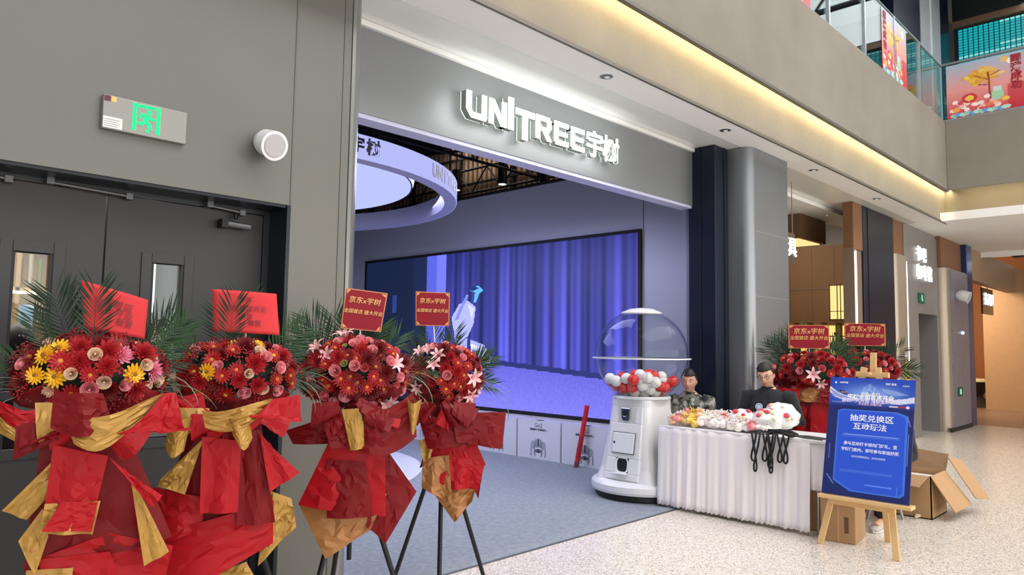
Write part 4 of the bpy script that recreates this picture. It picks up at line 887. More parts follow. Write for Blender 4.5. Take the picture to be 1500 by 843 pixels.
    g=m.build('trousers',trouser,t,smooth=True); r=g.modifiers.new('cloth','REMESH'); r.mode='VOXEL'; r.voxel_size=.013; r.use_smooth_shade=True; g.modifiers.new('soft','SMOOTH').iterations=3
    for s_ in (-1,1):
        l=Vector(Lg[s_][2]); m=MB(); R=[]
        for yy_,w_,h_ in ((.07,.028,.06),(.05,.038,.085),(.0,.042,.09),(-.06,.044,.062),(-.12,.046,.045),(-.17,.038,.034),(-.19,.018,.02)):
            R.append([(l.x+w_*math.cos(2*PI*k/14),l.y+yy_-.02,l.z-.045+max(-.03,-.03+h_*(.5+.5*math.sin(2*PI*k/14)))) for k in range(14)])
        m.rings(R); s0=m.build('shoe',shoe,t,smooth=True)
        so=MB(); so.prism([(l.x+.046*math.cos(2*PI*k/16),l.y-.08+.135*math.sin(2*PI*k/16)) for k in range(16)],l.z-.082,l.z-.06); so.build('sole',mat('sole_white','#d8d5d0'),s0)
    # face features
    hb=HM
    for s_ in (-1,1):
        e=MB().sphere((0,0,0),.0105,14,10).xf(hb@Matrix.Translation((s_*.031,-.0745,.010))); ey=e.build('eye',mat('eye_white','#d9d4cf',rough=.2),t,smooth=True)
        MB().sphere((0,0,0),.0058,10,8).xf(hb@Matrix.Translation((s_*.031,-.0815,.0075))).build('iris',mat('iris','#1d120c',rough=.15),ey,smooth=True)
        MB().tube([(s_*.017,-.083,.030),(s_*.030,-.085,.035),(s_*.048,-.073,.031)],[.0028,.0036,.002],6).xf(hb).build('eyebrow',hair,t,smooth=True)
        MB().tube([(s_*.020,-.0835,.0165),(s_*.031,-.0855,.0185),(s_*.044,-.077,.015)],[.0022,.0028,.0018],6).xf(hb).build('eyelid',sk,t,smooth=True)
    MB().tube([(-.022,-.080,-.053),(-.008,-.0905,-.0505),(0,-.0915,-.052),(.008,-.0905,-.0505),(.022,-.080,-.053)],[.002,.0042,.0045,.0042,.002],8).xf(hb).build('mouth',mat('lips','#a3584f',rough=.45),t,smooth=True)
    if not hood:
        hs=MB().sphere((0,0,0),(.0835,.101,.126),44,36,lambda p:head_fn(p))
        keep=[]; 
        for f in hs.f:
            c_=sum((Vector(hs.v[i]) for i in f),Vector())/len(f)
            lim=.060 if c_.y<-.03 else (.060-(c_.y+.03)*2.2 if c_.y<.02 else -.045)
            if c_.z>max(lim,-.05 if not hair_long else -.10): keep.append(f)
        hv=[]
        for v in hs.v:
            q_=.012*math.exp(-((v[1]+.05)/.06)**2)*max(0,v[2]-.05)/.06; hv.append((v[0],v[1],v[2]+q_+.002*math.sin(v[0]*220)*math.sin(v[1]*180)))
        hm=MB(); hm.v=hv; hm.f=keep; hm.xf(hb); ho=hm.build('hair',hair,t,smooth=True); so=ho.modifiers.new('th','SOLIDIFY'); so.thickness=.012; so.offset=-1
    else:
        hs=MB().sphere((0,.01,0),(.105,.118,.140),30,24); keep=[f for f in hs.f if (sum((Vector(hs.v[i]) for i in f),Vector())/len(f)).y>-.05]
        hm=MB(); hm.v=hs.v; hm.f=keep; hm.xf(hb); ho=hm.build('hood',hood,t,smooth=True); ho.modifiers.new('th','SOLIDIFY').thickness=.015
    if glasses:
        gl=MB()
        for s_ in (-1,1):
            gl.tube([(s_*.032+.020*math.cos(2*PI*k/20),-.097+.006*abs(math.cos(2*PI*k/20))*(1 if math.cos(2*PI*k/20)*s_>0 else 0),.008+.0165*math.sin(2*PI*k/20)) for k in range(21)],.0022,6,False)
            gl.tube([(s_*.052,-.092,.012),(s_*.078,-.05,.012),(s_*.082,.01,.008)],.002,6)
        gl.tube([(-.012,-.097,.012),(0,-.099,.015),(.012,-.097,.012)],.0015,6); gl.xf(hb).build('glasses',mat('glasses_wire','#4a4640',rough=.3,metal=.7),t)
    return t
M_sweat=mat('sweatshirt_black','#191b20',rough=.85,sheen=.15); M_hair=mat('hair_black','#17120f',rough=.55); M_trb=mat('trousers_black','#17191d',rough=.8); M_shg=mat('shoe_grey','#b9b4ab',rough=.6)
RZ=-PI/2
p1=person('young man in black sweatshirt and glasses sitting behind the white table looking down',(6.9,3.21,.53),RZ+.22,'#d3a488',M_sweat,M_trb,M_shg,M_hair,headrot=(.34,-.12,-.05),head=(.0,-.075,.705),glasses=True,
   arms={1:[(.205,.01,.50),(.30,.02,.26),(.12,-.20,.30)],-1:[(-.19,.01,.50),(-.27,-.02,.26),(-.10,-.22,.30)]})
# chest badge and name tag
MB().lathe([(.034,0),(.034,.004)],24).xf(Matrix.Translation((-.055,-.129,.40))@Matrix.Rotation(PI/2-.12,4,'X')).build('round_badge',mat('badge_white','#cdd8ee'),p1)
MB().lathe([(.026,0),(.026,.002),(.020,.002),(.020,0)],24,(0,0,0),False).xf(Matrix.Translation((-.055,-.1335,.40))@Matrix.Rotation(PI/2-.12,4,'X')).build('badge_ring',mat('badge_blue','#5a7ab8'),p1)
B(.075,-.134,.30,.135,-.128,.34).build('name_tag',mat('tag_gold','#b9a58c',rough=.3,metal=.3),p1); B(.08,-.136,.316,.13,-.133,.324).build('tag_print',mat('tag_dark','#3a332c'),p1)
camo=mat('camo_cloth','#6d6f66',rough=.85)
nt=camo.node_tree; tcn=nt.nodes.new('ShaderNodeTexCoord'); nz=nt.nodes.new('ShaderNodeTexNoise'); nz.inputs['Scale'].default_value=14; nz.inputs['Detail'].default_value=1; cr=nt.nodes.new('ShaderNodeValToRGB'); cr.color_ramp.interpolation='CONSTANT'
cr.color_ramp.elements[0].color=(*lin('#2a2c2c'),1); cr.color_ramp.elements[0].position=0; cr.color_ramp.elements[1].color=(*lin('#a8a69c'),1); cr.color_ramp.elements[1].position=.56
e=cr.color_ramp.elements.new(.44); e.color=(*lin('#6a6c62'),1)
nt.links.new(tcn.outputs['Object'],nz.inputs[0]); nt.links.new(nz.outputs[0],cr.inputs[0]); nt.links.new(cr.outputs[0],nt.nodes['Principled BSDF'].inputs['Base Color'])
p2=person('person in grey camouflage jacket partly hidden behind the clear globe',(6.72,3.97,.44),RZ+.45,'#c99a80',camo,M_trb,M_shg,M_hair,headrot=(.2,0,-.1),head=(0,-.06,.71))
p3=person('person in black with pale grey sneakers sitting low behind the poster easel',(6.98,2.2,.33),RZ,'#c99a80',M_sweat,M_trb,M_shg,M_hair,headrot=(.5,0,0),head=(0,-.08,.70),
   legs={1:[(.09,0,0),(.10,-.38,.10),(.10,-.36,-.245)],-1:[(-.09,0,0),(-.10,-.36,.10),(-.12,-.22,-.245)]})
def stool(x,y,h,label):
    t=thing('stool',label,'stool',(x,y,0)); MB().lathe([(.16,h-.03),(.17,h-.02),(.17,h-.005),(.15,h)],28).build('seat',mat('stool_grey','#5a5c60'),t)
    for k in range(4):
        a=PI/4+PI/2*k; MB().tube([(.1*math.cos(a),.1*math.sin(a),h-.03),(.16*math.cos(a),.16*math.sin(a),0)],.013,8).build('leg',M_alu,t)
stool(6.93,3.21,.46,'grey stool under the young man with glasses'); stool(6.72,3.97,.37,'grey stool under the person in camouflage'); stool(7.02,2.2,.25,'low grey stool under the person behind the easel')
pst={1:[(.09,0,0),(.10,-.02,-.42),(.10,.0,-.80)],-1:[(-.09,0,0),(-.10,-.02,-.42),(-.10,.0,-.80)]}
ast={1:[(.19,.01,.51),(.23,.03,.24),(.22,-.06,.02)],-1:[(-.19,.01,.51),(-.23,.03,.24),(-.22,-.06,.02)]}
puff=mat('puffer_purple','#4a4152',rough=.5)
person('person in dark purple hooded coat seen through the middle door pane',(1.0,4.95,.69),PI,'#c99a80',puff,M_trb,M_shg,M_hair,head=(0,-.03,.745),hood=puff,legs={k:[(a,b,c*.95) for a,b,c in v] for k,v in pst.items()},arms=ast)
person('man in dark jacket with white collar seen through the right door pane',(1.98,5.75,.80),.3,'#c99a80',mat('jacket_blue','#2a3040',rough=.8),M_trb,M_shg,M_hair,legs=pst,arms=ast)
# ---------------- flower stands ----------------
P_red=mat('paper_red','#a3101a',rough=.45,bump=.25,bscale=14,spec=.2); P_deep=mat('paper_deep_red','#70060f',rough=.45,spec=.2,bump=.4,bscale=12); P_gold=mat('paper_gold','#a87f38',rough=.4,metal=.3,bump=.4,bscale=16); P_tan=mat('paper_copper','#a06c3c',rough=.4,metal=.2,bump=.4,bscale=16)
def petalring(m,n,r0,r1,w,z0,z1,off=0,curl=.0):
    for k in range(n):
        a=2*PI*k/n+off; d=Vector((math.cos(a),math.sin(a),0)); s_=Vector((-d.y,d.x,0))
        p0=d*r0+Vector((0,0,z0)); p1=d*(r0+(r1-r0)*.6)+Vector((0,0,z0+(z1-z0)*.75)); p2=d*r1+Vector((0,0,z1))
        m.add([p0-s_*w*.25,p0+s_*w*.25,p1+s_*w*.5,p2+s_*w*.22,p2-s_*w*.22,p1-s_*w*.5,p1+Vector((0,0,-curl))],[(0,1,6),(1,2,6),(2,3,6),(3,4,6),(4,5,6),(5,0,6)])
def gerbera(col,core):
    m=MB(); petalring(m,14,.006,.046,.014,.006,.012,curl=.003); petalring(m,12,.005,.034,.012,.010,.020,.2,.003); petalring(m,8,.004,.02,.009,.014,.026,.1,.002)
    c_=MB().sphere((0,0,.012),(.012,.012,.010),10,6); return m.mesh('petals',mat('petal'+col[1:],col,rough=.55)),c_.mesh('flower_centre',mat('core'+core[1:],core,rough=.8))
def rose(col,s_=1.0):
    m=MB()
    m.sphere((0,0,.018*s_),(.006*s_,.006*s_,.016*s_),7,5)
    for lay,(n,r,h,o) in enumerate(((3,.009,.036,.3),(4,.0145,.035,0),(5,.021,.031,.5),(6,.029,.025,.2))):
        for k in range(n):
            a=2*PI*k/n+o; w=.62*2*PI/n; R=[]
            cols=[a-w,a-w/2,a,a+w/2,a+w]; V=[];rr_=(.35,.85,1.0,1.12)
            for j,zz in enumerate((0,.35,.75,1.0)):
                for q in cols: V.append((r*s_*rr_[j]*math.cos(q),r*s_*rr_[j]*math.sin(q),h*s_*(zz-.10*(abs(q-a)/w)*(1 if j>1 else 0))))
            m.add(V,[(j*5+i,j*5+i+1,j*5+i+6,j*5+i+5) for j in range(3) for i in range(4)])
    return m.mesh('rose',mat('rosepetal'+col[1:],col,rough=.5),True)
def carnation(col,s_=1.0):
    m=MB(); q=random.Random(hash(col)%97 if False else len(col)+int(col[1:3],16))
    for lay in range(5):
        n=9; r=.010+.007*lay
        for k in range(n):
            a=2*PI*k/n+lay*.4; a2=a+.5; h=.03-.005*lay; d=Vector((math.cos(a),math.sin(a),0)); e_=Vector((math.cos(a2),math.sin(a2),0))
            m.add([(0,0,0),d*r*s_+Vector((0,0,(h-.004)*s_)),(d+e_)*.56*r*1.15*s_+Vector((0,0,(h+.005)*s_)),e_*r*s_+Vector((0,0,(h-.006)*s_)),(d*.7+e_*.3)*r*1.1*s_+Vector((0,0,(h+.001)*s_))],[(0,1,4),(1,2,4),(2,3,4),(3,0,4)])
    return m.mesh('carnation',mat('carn'+col[1:],col,rough=.6))
def lily(col):
    m=MB()
    for k in range(6):
        a=2*PI*k/6; d=Vector((math.cos(a),math.sin(a),0)); s_=Vector((-d.y,d.x,0)); Z=Vector((0,0,1)); P=[(0,.004,0),(.016,.012,.028),(.034,.013,.046),(.056,.007,.048),(.068,.001,.040)]; V=[]
        for r,w_,h in P: V+=[d*r-s_*w_+Z*(h+.004),d*r+Z*h,d*r+s_*w_+Z*(h+.004)]
        m.add(V,[(3*i+j,3*i+j+1,3*i+j+4,3*i+j+3) for i in range(4) for j in range(2)])
    for k in range(3): m.tube([(0,0,.01),(.008*math.cos(k*2),.008*math.sin(k*2),.05)],.0015,4)
    return m.mesh('lily',mat('lilypetal'+col[1:],col,rough=.45),True)
def spray(col):
    m=MB(); q=random.Random(8)
    for k in range(22): m.sphere((q.gauss(0,.022),q.gauss(0,.022),.02+q.random()*.035),.0048,6,4)
    return m.mesh('berry_spray',mat('berry'+col[1:],col,rough=.4))
FL={'gr':gerbera('#ad1119','#c98a3a'),'gd':gerbera('#7c0a14','#b06a2a'),'gm':gerbera('#a81812','#e2a82c'),'gy':gerbera('#f0b81c','#8a5a1c'),
    'rp':rose('#f0a0a8'),'rc':rose('#f1d6bc',.9),'rs':rose('#e8737e',.95),'cr':carnation('#a50e1a',1.25),'cd':carnation('#70060f',1.3),'cp':carnation('#f08aa8',1.2),'cc':carnation('#e9bfa8',.8),'ll':lily('#f3bcc0'),'lw':lily('#f4dcd6'),'bs':spray('#8e1a28'),'bu':rose('#b9c07a',.6)}
NM={'g':'gerbera','r':'rose','c':'carnation','l':'lily','b':'berry_spray'}
def frond(n=13,L=.42,w=.016,droop=.10,spread=.9,seed=0):
    m=MB(); q=random.Random(seed); pts=[Vector((0,-droop*(k/10)**2,L*k/10)) for k in range(11)]; m.tube(pts,[.004-.0003*k for k in range(11)],5)
    for k in range(n):
        f=.18+.8*k/n; p=Vector((0,-droop*f*f,L*f)); ll=L*.52*math.sin(PI*(.25+.68*(1-f)))+.04
        for s_ in (-1,1):
            ang=spread*(1.0-.55*f)+q.uniform(-.07,.07); d=Vector((s_*math.sin(ang),-.10,math.cos(ang))).normalized(); e=Vector((0,-.25,0)); sd=d.cross(Vector((0,1,0))).normalized()*w*.5
            p1=p+d*ll*.5+e*ll*.05; p2=p+d*ll+e*ll*.28
            m.add([p,p1-sd,p2,p1+sd,p1+Vector((0,.004,0))],[(0,1,4),(1,2,4),(2,3,4),(3,0,4)])
    return m.mesh('palm_frond',None)
M_leafd=mat('palm_dark','#16301a',rough=.45); M_leafg=mat('palm_green','#23481f',rough=.42); M_leafp=mat('variegated','#6f8468',rough=.4); M_moss=mat('foliage_dark','#16261a',rough=.8)
FR=[]
for k in range(3):
    for mm in (M_leafd,M_leafg):
        me=frond(12+k,.40+.05*k,.017,.06+.06*k,.85+.15*k,k); me.materials.append(mm); FR.append(me)
def blade(seed,L=.34):
    m=MB(); V=[]; q=random.Random(seed); b=q.uniform(.6,1.1)
    for i in range(9):
        f=i/8; a=b*2.0*f; x=0; y=-L*(1-math.cos(a))/b/2; z=L*math.sin(a)/b/2; w_=.011*math.sin(PI*(.12+.86*f))
        V+=[(-w_,y,z),(0,y+.003,z-.002),(w_,y,z)]
    m.add(V,[(3*i+j,3*i+j+1,3*i+j+4,3*i+j+3) for i in range(8) for j in range(2)]); me=m.mesh('grass_blade',M_leafp,True); return me
BL=[blade(k,.30+.04*k) for k in range(4)]
def align(pos,nrm,spin=0):
    q=Vector(nrm).to_track_quat('Z','Y'); return Matrix.Translation(pos)@q.to_matrix().to_4x4()@Matrix.Rotation(spin,4,'Z')
def place(name,me,parent,M,s_=1.0):
    o=bpy.data.objects.new(name,me); COL.objects.link(o); o.parent=parent; o.matrix_local=M@Matrix.Diagonal((s_,s_,s_,1)); return o
def sheet(t,quad,col,k,yoff,seed,zhead=1.38):
    """crumpled paper sheet between four corners (u,z) of the stand's own frame, wrapped round the pole"""
    q=random.Random(seed); nu,nv=9,10; V=[]; tl,tr,br,bl=[Vector((a,0,b)) for a,b in quad]; ph=q.uniform(0,6); fr=q.uniform(.6,1.6)
    cz=(tl.z+tr.z+bl.z+br.z)/4
    wd=max((tr-tl).length,(br-bl).length)
    for j in range(nv+1):
        v=j/nv
        for i in range(nu+1):
            u=i/nu; p=tl.lerp(tr,u).lerp(bl.lerp(br,u),v)
            edge=(0<i<nu) and (0<j<nv)
            y=-yoff-.015*v+.55*p.x*p.x+min(.012,.05*wd)*math.sin(u*2*PI*fr+ph+v*1.2)*(.3+v)+(q.uniform(-.006,.006)*min(1,wd*4) if edge else 0)
            if edge: p.x+=q.uniform(-.25,.25)*wd/nu; p.z+=q.uniform(-.25,.25)*(tl-bl).length/nv
            if cz>1.1: y-=.035*math.sin(PI*u); p.z+=(-.018-.02*v)*math.sin(PI*u)+.01*math.sin(u*5+ph)
            V.append((p.x,y,p.z))
    F_=[]
    for j in range(nv):
        for i in range(nu):
            a=j*(nu+1)+i; b=a+1; c=a+nu+2; d=a+nu+1
            F_+= [(a,b,c),(a,c,d)] if q.random()<.5 else [(a,b,d),(b,c,d)]
    o=MB().add(V,F_).build('wrapping_paper',{'r':P_red,'d':P_deep,'g':P_gold,'t':P_tan}[col],t,smooth=True)
    o.modifiers.new('th','SOLIDIFY').thickness=.0015; es=o.modifiers.new('crease','EDGE_SPLIT'); es.split_angle=math.radians(16); return o
def flower_stand(label,x,y,rz,zc,rad,mix,W,nfl,seed,front_y=.145,apex=.92,foot=.36,group=None,fronds=14,legrot=0.0,legtop=None,nblade=10,zb=None,nruff=0,ruffc='rdg'):
    t=thing('flower_stand',label,'flowers',(x,y,0),rz,group); q=random.Random(seed)
    for k in range(3):
        a=legrot+2*PI*k/3; MB().tube([(.0+.02*math.cos(a),.02*math.sin(a),apex),(foot*math.cos(a),foot*math.sin(a),.008)],.013,8).build('leg',M_blk,t)
    MB().tube([(0,0,apex-.5),(0,0,zc-.1)],.012,8).build('pole',M_blk,t); MB().lathe([(.02,-.03),(.028,-.03),(.028,.03),(.02,.03)],14,(0,0,apex)).build('hub',M_blk,t)
    f=MB(); qq=random.Random(seed+1)
    f.sphere((0,0,zc-.01),(rad[0]*.80,rad[1]*.80,rad[2]*.80),14,10)
    for k in range(240):
        a=qq.uniform(0,2*PI); e=qq.uniform(-.8,1.5); d=Vector((math.cos(a)*math.cos(e)*rad[0],math.sin(a)*math.cos(e)*rad[1],math.sin(e)*rad[2])); p=d*qq.uniform(.72,.98)+Vector((0,0,zc)); s_=Vector((qq.gauss(0,1),qq.gauss(0,1),qq.gauss(0,1))).normalized()*.012; l_=d.normalized()*.03+Vector((qq.gauss(0,.012),qq.gauss(0,.012),qq.gauss(0,.012)))
        f.add([p-s_,p+l_*.5+s_*.4,p+s_,p+l_],[(0,1,2),(0,2,3)])
    tag(f.build('foliage',M_moss,t),kind='stuff')
    # flowers over the dome
    keys=[k for k,n_ in mix for _ in range(n_)]; pts=[]
    tries=0
    while len(pts)<nfl and tries<6000:
        tries+=1; a=q.uniform(0,2*PI); e=math.asin(q.uniform(-.93,1.0))
        d=Vector((math.cos(a)*math.cos(e),math.sin(a)*math.cos(e),math.sin(e)))
        if d.y>.55: continue
        p=Vector((d.x*rad[0],d.y*rad[1],d.z*rad[2]))
        if all((p-o_).length>.043*(rad[0]/.25) for o_,_ in pts): pts.append((p,d))
    for p,d in pts:
        k=q.choice(keys); n_=(d+Vector((q.gauss(0,.12),-.35+q.gauss(0,.12),q.gauss(0,.12)))).normalized(); M=align(p*(1+q.uniform(-.08,.07))+Vector((0,0,zc)),n_,q.random()*6); s_=q.uniform(.72,.98)*(rad[0]/.25)**.5
        me=FL[k]; me2=None
        if isinstance(me,tuple): me,me2=me
        o=place(NM[k[0]] if k!='bu' else 'flower_bud',me,t,M,s_)
        if me2: place('flower_centre',me2,o,Matrix.Identity(4))
    for k in range(fronds):
        a=q.uniform(-1.25,1.25) if k%5 else q.choice((-1,1))*q.uniform(1.3,1.8); b=q.uniform(-.45,.25)
        d=Vector((math.sin(a),.28+b*.3,math.cos(a))); base=Vector((math.sin(a)*rad[0]*.62,.07,zc+math.cos(a)*rad[2]*.3))
        M=align(base,d,0); 
        # keep the blade plane towards the front
        z=d.normalized(); yv=Vector((0,1,0)); yv=(yv-z*yv.dot(z)).normalized(); xv=yv.cross(z)
        M=Matrix(((xv.x,yv.x,z.x,base.x),(xv.y,yv.y,z.y,base.y),(xv.z,yv.z,z.z,base.z),(0,0,0,1)))
        place('palm_frond',FR[q.randrange(6)],t,M,q.uniform(.38,.6)*(rad[0]/.27)**.7)
    for k in range(nblade):
        a=(-1 if k%3 else 1)*q.uniform(.9,2.1); base=Vector((math.sin(a)*rad[0]*.8,-.06,zc-.06+.3*math.cos(a)*rad[2])); z=Vector((math.sin(a),-.35,math.cos(a)*.5+.45)).normalized(); yv=Vector((0,0,1)); yv=(yv-z*yv.dot(z)).normalized(); xv=yv.cross(z)
        M=Matrix(((xv.x,yv.x,z.x,base.x),(xv.y,yv.y,z.y,base.y),(xv.z,yv.z,z.z,base.z),(0,0,0,1))); place('grass_blade',BL[k%4],t,M,q.uniform(.6,.95))
    # paper cone behind so that the wrap is a body, not a front
    cone=MB(); R=[]
    zb=zb or .72
    for j,(z,r) in enumerate(((zc-.065,1.0),(zc-.085,.86),(zc-.12,.6),(zc-.2,.33),(zc-.3,.30),((zc-.3+zb)/2,.42),(zb,.56))):
        R.append([((rad[0]*r*(1+.10*math.sin(9*2*PI*i/54+j)*(j!=3)))*math.cos(2*PI*i/54),rad[1]*r*1.0*math.sin(2*PI*i/54)*(1+.1*math.sin(7*2*PI*i/54)),z+(.035 if j<2 else .012)*math.sin(5*2*PI*i/54+j*.4)) for i in range(54)])
    cone.rings(R,False); o=cone.build('wrapping_paper',P_deep,t,smooth=True); o.modifiers.new('th','SOLIDIFY').thickness=.0015
    for i,(col,quad) in enumerate(W):
        cz=sum(p[1] for p in quad)/4; 
        yo=front_y+.012*i
        sheet(t,quad,col,i,yo,seed*31+i)
    for k in range(nruff):
        u0=q.uniform(-.8,.8)*rad[0]; zz=zc-.165+q.uniform(-.05,.03); a=u0/rad[0]*1.1+q.uniform(-.5,.5); L=q.uniform(.10,.17); w_=q.uniform(.05,.09); dx=Vector((math.sin(a)*1.2,-math.cos(a)*.35)); dx=dx.normalized()*L; px_=Vector((-dx.y,dx.x)).normalized()*w_*.5
        c0=Vector((u0*.45,zz+.02)); P_=[c0-px_*.6,c0+px_*.6,c0+dx+px_*1.5,c0+dx*.8-px_*1.5]
        sheet(t,[(p.x,p.y) for p in P_],ruffc[k%len(ruffc)],k,front_y+.05+.006*k,seed*7+k)
    return t
def card(t,quad,y,kind,lines,tilt=None):
    """placard on a thin stick; quad = tl,tr,br,bl in the stand's frame"""
    tl,tr,br,bl=[Vector((a,y,b)) for a,b in quad]; 
    if kind=='sheet':
        n=12; V=[]
        for j in range(n+1):
            for i in range(n+1):
                u=i/n;v=j/n; p=tl.lerp(tr,u).lerp(bl.lerp(br,u),v); V.append((p.x,p.y-.02*math.sin(PI*u)+.01,p.z))
        o=MB().add(V,[(j*(n+1)+i,j*(n+1)+i+1,(j+1)*(n+1)+i+1,(j+1)*(n+1)+i) for j in range(n) for i in range(n)]).build('placard',mat('placard_coral','#d23c40',rough=.65,spec=.2),t,smooth=True); o.modifiers.new('th','SOLIDIFY').thickness=.002
    else:
        ct=(tl+br)/2
        def q_(f,d0,d1,nm,m_):
            P=[ct+(p-ct)*f for p in (tl,tr,br,bl)]; m=MB(); m.add([(p.x,d0+p.y,p.z) for p in P]+[(p.x,d1+p.y,p.z) for p in P],[(0,1,2,3),(4,5,6,7),(0,1,5,4),(1,2,6,5),(2,3,7,6),(3,0,4,7)]); return m.build(nm,m_,t)
        q_(1.0,0,.006,'placard',mat('placard_gold_edge','#d0895a',rough=.5)); q_(.955,-.0015,.0,'placard_face',mat('placard_crimson','#8a0f24',rough=.5,spec=.3))
        for p in (tl,tr,br,bl):
            c_=ct+(p-ct)*.93; dx=(ct.x-c_.x)*.13; dz=(ct.z-c_.z)*.13; MB().add([(c_.x,c_.y-.003,c_.z),(c_.x+dx*1.6,c_.y-.003,c_.z),(c_.x,c_.y-.003,c_.z+dz*1.6)],[(0,1,2)]).build('corner_ornament',mat('ornament','#e0a06a'),t)
    ct=(tl+br)/2; e=(tr-tl); ang=math.atan2(e.z,e.x); W_=e.length; Ht=(tl-bl).length; up_=(tl-bl).normalized()
    col=mat('gold_ink','#e8b06c',rough=.4) if kind!='sheet' else mat('faded_ink','#7e2c34',rough=.6)
    for s_,dz,sz in lines:
        c_=ct+up_*dz*Ht; M=Matrix.Translation((c_.x,c_.y-(.005 if kind!='sheet' else .014),c_.z))@Matrix.Rotation(-ang,4,'Y')@Matrix.Rotation(PI/2,4,'X')
        text('lettering',s_,sz*W_,col,t,M,.0006,.0002 if kind!='sheet' else .0,shear=.12 if kind!='sheet' else 0)
    b=(bl+br)/2; MB().tube([(b.x,b.y+.008,ct.z),(b.x*.6,0.02,1.3)],.004,6).build('stick',mat('stick_white','#d8d4d0'),t)
W1=[('r',[(-0.284,1.273),(-0.158,1.258),(-0.116,1.189),(-0.279,1.188)]),('g',[(-0.281,1.224),(-0.197,1.204),(-0.089,1.175),(-0.277,1.163)]),('d',[(-0.141,1.177),(0.122,1.166),(0.298,0.749),(-0.169,0.692)]),('r',[(-0.129,0.735),(0.087,0.798),(0.299,0.723),(0.262,0.479)]),('r',[(-0.129,0.735),(0.09,0.734),(0.198,0.438),(-0.051,0.48)]),('g',[(-0.159,0.703),(-0.02,0.697),(-0.034,0.55),(-0.163,0.594)]),('g',[(-0.105,1.067),(-0.095,0.967),(-0.166,0.877),(-0.239,0.913)]),('g',[(-0.122,0.912),(-0.1,0.818),(-0.131,0.692),(-0.186,0.81)]),('g',[(0.142,0.992),(0.181,0.927),(0.283,0.714),(0.2,0.68)]),('r',[(-0.102,1.13),(0.066,1.083),(0.038,0.918),(-0.117,0.894)]),('g',[(-0.115,0.935),(0.05,0.93),(0.031,0.822),(-0.125,0.838)]),('r',[(-0.065,0.942),(0.042,0.928),(0.027,0.832),(-0.118,0.850)]),('r',[(0.068,1.083),(0.158,0.999),(0.245,0.932),(0.213,0.895)]),('d',[(-0.108,1.333),(0.038,1.31),(0.079,1.186),(-0.112,1.206)]),('g',[(-0.077,1.235),(0.231,1.293),(0.149,1.191),(-0.039,1.142)]),('r',[(0.057,1.161),(0.231,1.293),(0.27,1.295),(0.328,1.171)])]
W2=[('r',[(-0.282,1.309),(-0.12,1.273),(-0.101,1.164),(-0.237,1.202)]),('d',[(-0.148,1.183),(0.107,1.178),(0.189,0.688),(-0.285,0.737)]),('g',[(0.147,0.874),(0.247,0.827),(0.269,0.712),(0.12,0.571)]),('g',[(-0.087,0.538),(0.074,0.592),(0.119,0.513),(-0.058,0.478)]),('r',[(-0.289,0.908),(-0.102,0.864),(-0.096,0.737),(-0.316,0.669)]),('r',[(-0.285,0.723),(0.172,0.837),(0.176,0.66),(-0.186,0.491)]),('d',[(0.02,1.13),(0.11,1.13),(0.18,0.75),(0.03,0.75)]),('r',[(0.1,1.127),(0.154,1.06),(0.272,0.945),(0.153,0.879)]),('g',[(-0.107,1.106),(-0.167,0.884),(-0.266,0.924),(-0.257,0.951)]),('g',[(-0.237,1.202),(-0.156,1.186),(-0.177,1.057),(-0.245,1.087)]),('r',[(-0.113,1.115),(0.034,1.094),(0.032,0.813),(-0.108,0.818)]),('r',[(-0.118,1.229),(0.012,1.215),(0.139,1.225),(0.023,1.162)]),('g',[(-0.118,1.229),(0.147,1.261),(0.121,1.196),(-0.101,1.164)]),('r',[(0.013,1.197),(0.147,1.255),(0.254,1.272),(0.264,1.175)]),('g',[(-0.023,1.186),(0.055,1.197),(0.075,1.116),(0.003,1.112)])]
W3=[('d',[(-0.318,1.067),(-0.061,1.16),(-0.039,1.007),(-0.28,1.007)]),('d',[(0.133,1.022),(0.318,0.762),(0.17,0.533),(0.077,0.617)]),('t',[(-0.244,0.731),(0.17,0.766),(0.094,0.6),(-0.108,0.482)]),('r',[(-0.11,1.025),(0.153,1.022),(0.166,0.668),(-0.244,0.727)]),('d',[(-0.117,0.941),(0.064,0.928),(0.105,0.67),(-0.108,0.67)]),('g',[(-0.005,0.996),(0.18,1.021),(0.324,1.082),(0.148,0.971)]),('d',[(0.006,1.16),(0.285,1.256),(0.304,1.041),(0.015,0.983)]),('d',[(-0.14,1.13),(0.03,1.15),(0.03,1.0),(-0.10,1.0)]),('g',[(-0.055,1.18),(0.043,1.187),(0.055,0.999),(-0.008,0.99)]),('g',[(0.25,1.238),(0.324,1.217),(0.296,1.082),(0.267,1.117)])]
W4=[('d',[(0.171,0.833),(0.236,0.774),(0.211,0.62),(0.181,0.683)]),('t',[(-0.049,0.664),(0.209,0.723),(0.175,0.613),(0.078,0.496)]),('r',[(-0.08,0.951),(0.168,0.992),(0.251,0.81),(-0.026,0.696)]),('r',[(0.048,0.952),(0.243,0.81),(0.206,0.683),(0.054,0.684)]),('t',[(-0.105,0.857),(0.038,0.873),(0.063,0.605),(-0.109,0.696)]),('g',[(-0.131,0.951),(-0.033,0.999),(-0.062,0.865),(-0.101,0.841)]),('d',[(-0.135,1.078),(0.206,1.112),(0.169,0.932),(-0.079,0.912)]),('d',[(0.045,1.111),(0.36,1.113),(0.339,0.905),(0.08,0.952)])]
def front_frond(t,u,zc,s_,lean=0,k=2):
    z=Vector((lean,-.05,1)).normalized(); yv=Vector((0,1,0)); yv=(yv-z*yv.dot(z)).normalized(); xv=yv.cross(z); place('palm_frond',FR[k],t,Matrix(((xv.x,yv.x,z.x,u),(xv.y,yv.y,z.y,-.07),(xv.z,yv.z,z.z,zc),(0,0,0,1))),s_)
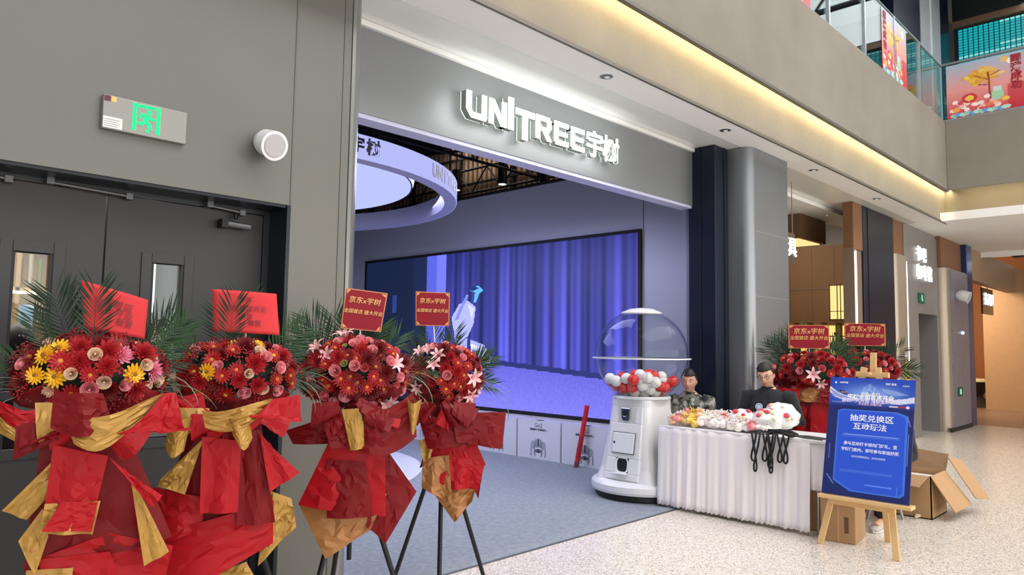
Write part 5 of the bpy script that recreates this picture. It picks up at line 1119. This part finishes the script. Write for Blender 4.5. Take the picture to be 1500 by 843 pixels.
mixA=[('gd',2),('gr',4),('cr',6),('cd',3),('rc',6),('rp',2),('cc',2),('bs',6),('gy',2),('gm',1),('cp',1)]
mixB=[('gm',2),('gr',4),('cr',5),('cd',4),('rc',4),('rp',4),('cc',1),('bs',5),('gy',2)]
mixC=[('gr',8),('gd',7),('rp',7),('rs',3),('ll',2),('cd',3),('bu',1),('cr',3)]
mixD=[('gr',7),('gm',2),('cr',5),('rp',6),('ll',3),('cd',3),('bu',1)]
s1=flower_stand('leftmost flower stand with yellow and cream blooms under a coral sheet',.877,3.1,-.276,1.365,(.25,.155,.125),mixA,W1,150,21,fronds=8,foot=.34,legrot=.6,zb=.70,nruff=5,ruffc='rdgrd')
card(s1,[(-0.051,1.719),(0.179,1.653),(0.174,1.498),(-0.035,1.536)],-.01,'sheet',[('全国首店',.12,.15),('盛大开业',-.06,.15),('—— 敬贺',-.24,.13)])
s2=flower_stand('second flower stand from the left, coral sheet before the dark door jamb',1.444,3.1,-.436,1.355,(.235,.155,.125),mixB,W2,140,22,fronds=8,foot=.34,legrot=.2,zb=.68,nruff=5,ruffc='rgdr')
card(s2,[(-0.109,1.72),(0.158,1.709),(0.177,1.525),(-0.096,1.535)],-.01,'sheet',[('祝贺',.3,.09),('全国首店开业',.08,.11),('大吉',-.1,.1),('—— 敬贺',-.26,.11)])
s3=flower_stand('flower stand with crimson placard and pink roses in front of the grey metal pier',2.092,3.15,-.586,1.34,(.245,.17,.165),mixC,W3,140,23,fronds=18,foot=.34,legrot=1.9,zb=.72,nruff=8,ruffc='dddrd')
LN=[('京东x宇树',.22,.17),('全国首店 盛大开业',-.06,.112)]
card(s3,[(-0.057,1.773),(0.153,1.751),(0.124,1.551),(-0.077,1.568)],.0,'card',LN)
s4=flower_stand('flower stand with crimson placard and pink lilies before the big screen',2.809,3.3,-.705,1.30,(.21,.16,.175),mixD,W4,120,24,fronds=14,foot=.34,legrot=-PI/2,zb=.78,apex=.9,nruff=8,ruffc='drdd')
card(s4,[(-0.177,1.805),(0.026,1.801),(0.026,1.601),(-0.172,1.602)],.02,'card',LN)
Wf=[('r',[(-.13,1.02),(.13,1.02),(.26,.35),(-.26,.35)]),('d',[(-.12,1.0),(.0,1.02),(-.02,.42),(-.28,.5)]),('t',[(-.16,1.12),(.16,1.12),(.1,.98),(-.1,.98)]),('r',[(-.42,1.12),(-.1,1.1),(-.1,.98),(-.34,.94)]),('d',[(.08,1.1),(.32,1.12),(.28,.96),(.06,.98)])]
mixF=[('gr',4),('cr',5),('rp',6),('cd',4),('rs',2),('ll',1)]
s5=flower_stand('flower stand with crimson placard behind the seated man by the rounded pillar',7.3,2.95,-1.18,1.25,(.36,.22,.19),mixF,Wf,70,25,fronds=20,foot=.4,zb=.4,nblade=0)
card(s5,[(-.20,1.735),(.18,1.735),(.18,1.50),(-.20,1.50)],.0,'card',LN)
s6=flower_stand('flower stand with crimson placard half hidden behind the top of the easel',8.75,2.92,-1.25,1.29,(.34,.22,.17),mixF,Wf,70,26,fronds=22,foot=.4,zb=.4,nblade=0)
card(s6,[(-.20,1.80),(.22,1.79),(.22,1.54),(-.20,1.54)],.0,'card',LN)
front_frond(s1,.0,1.46,.5); front_frond(s2,-.03,1.46,.46,.05); front_frond(s1,-.12,1.42,.42,-.5,0); front_frond(s2,-.15,1.42,.42,-.6,1); front_frond(s1,.2,1.42,.4,.8,3)
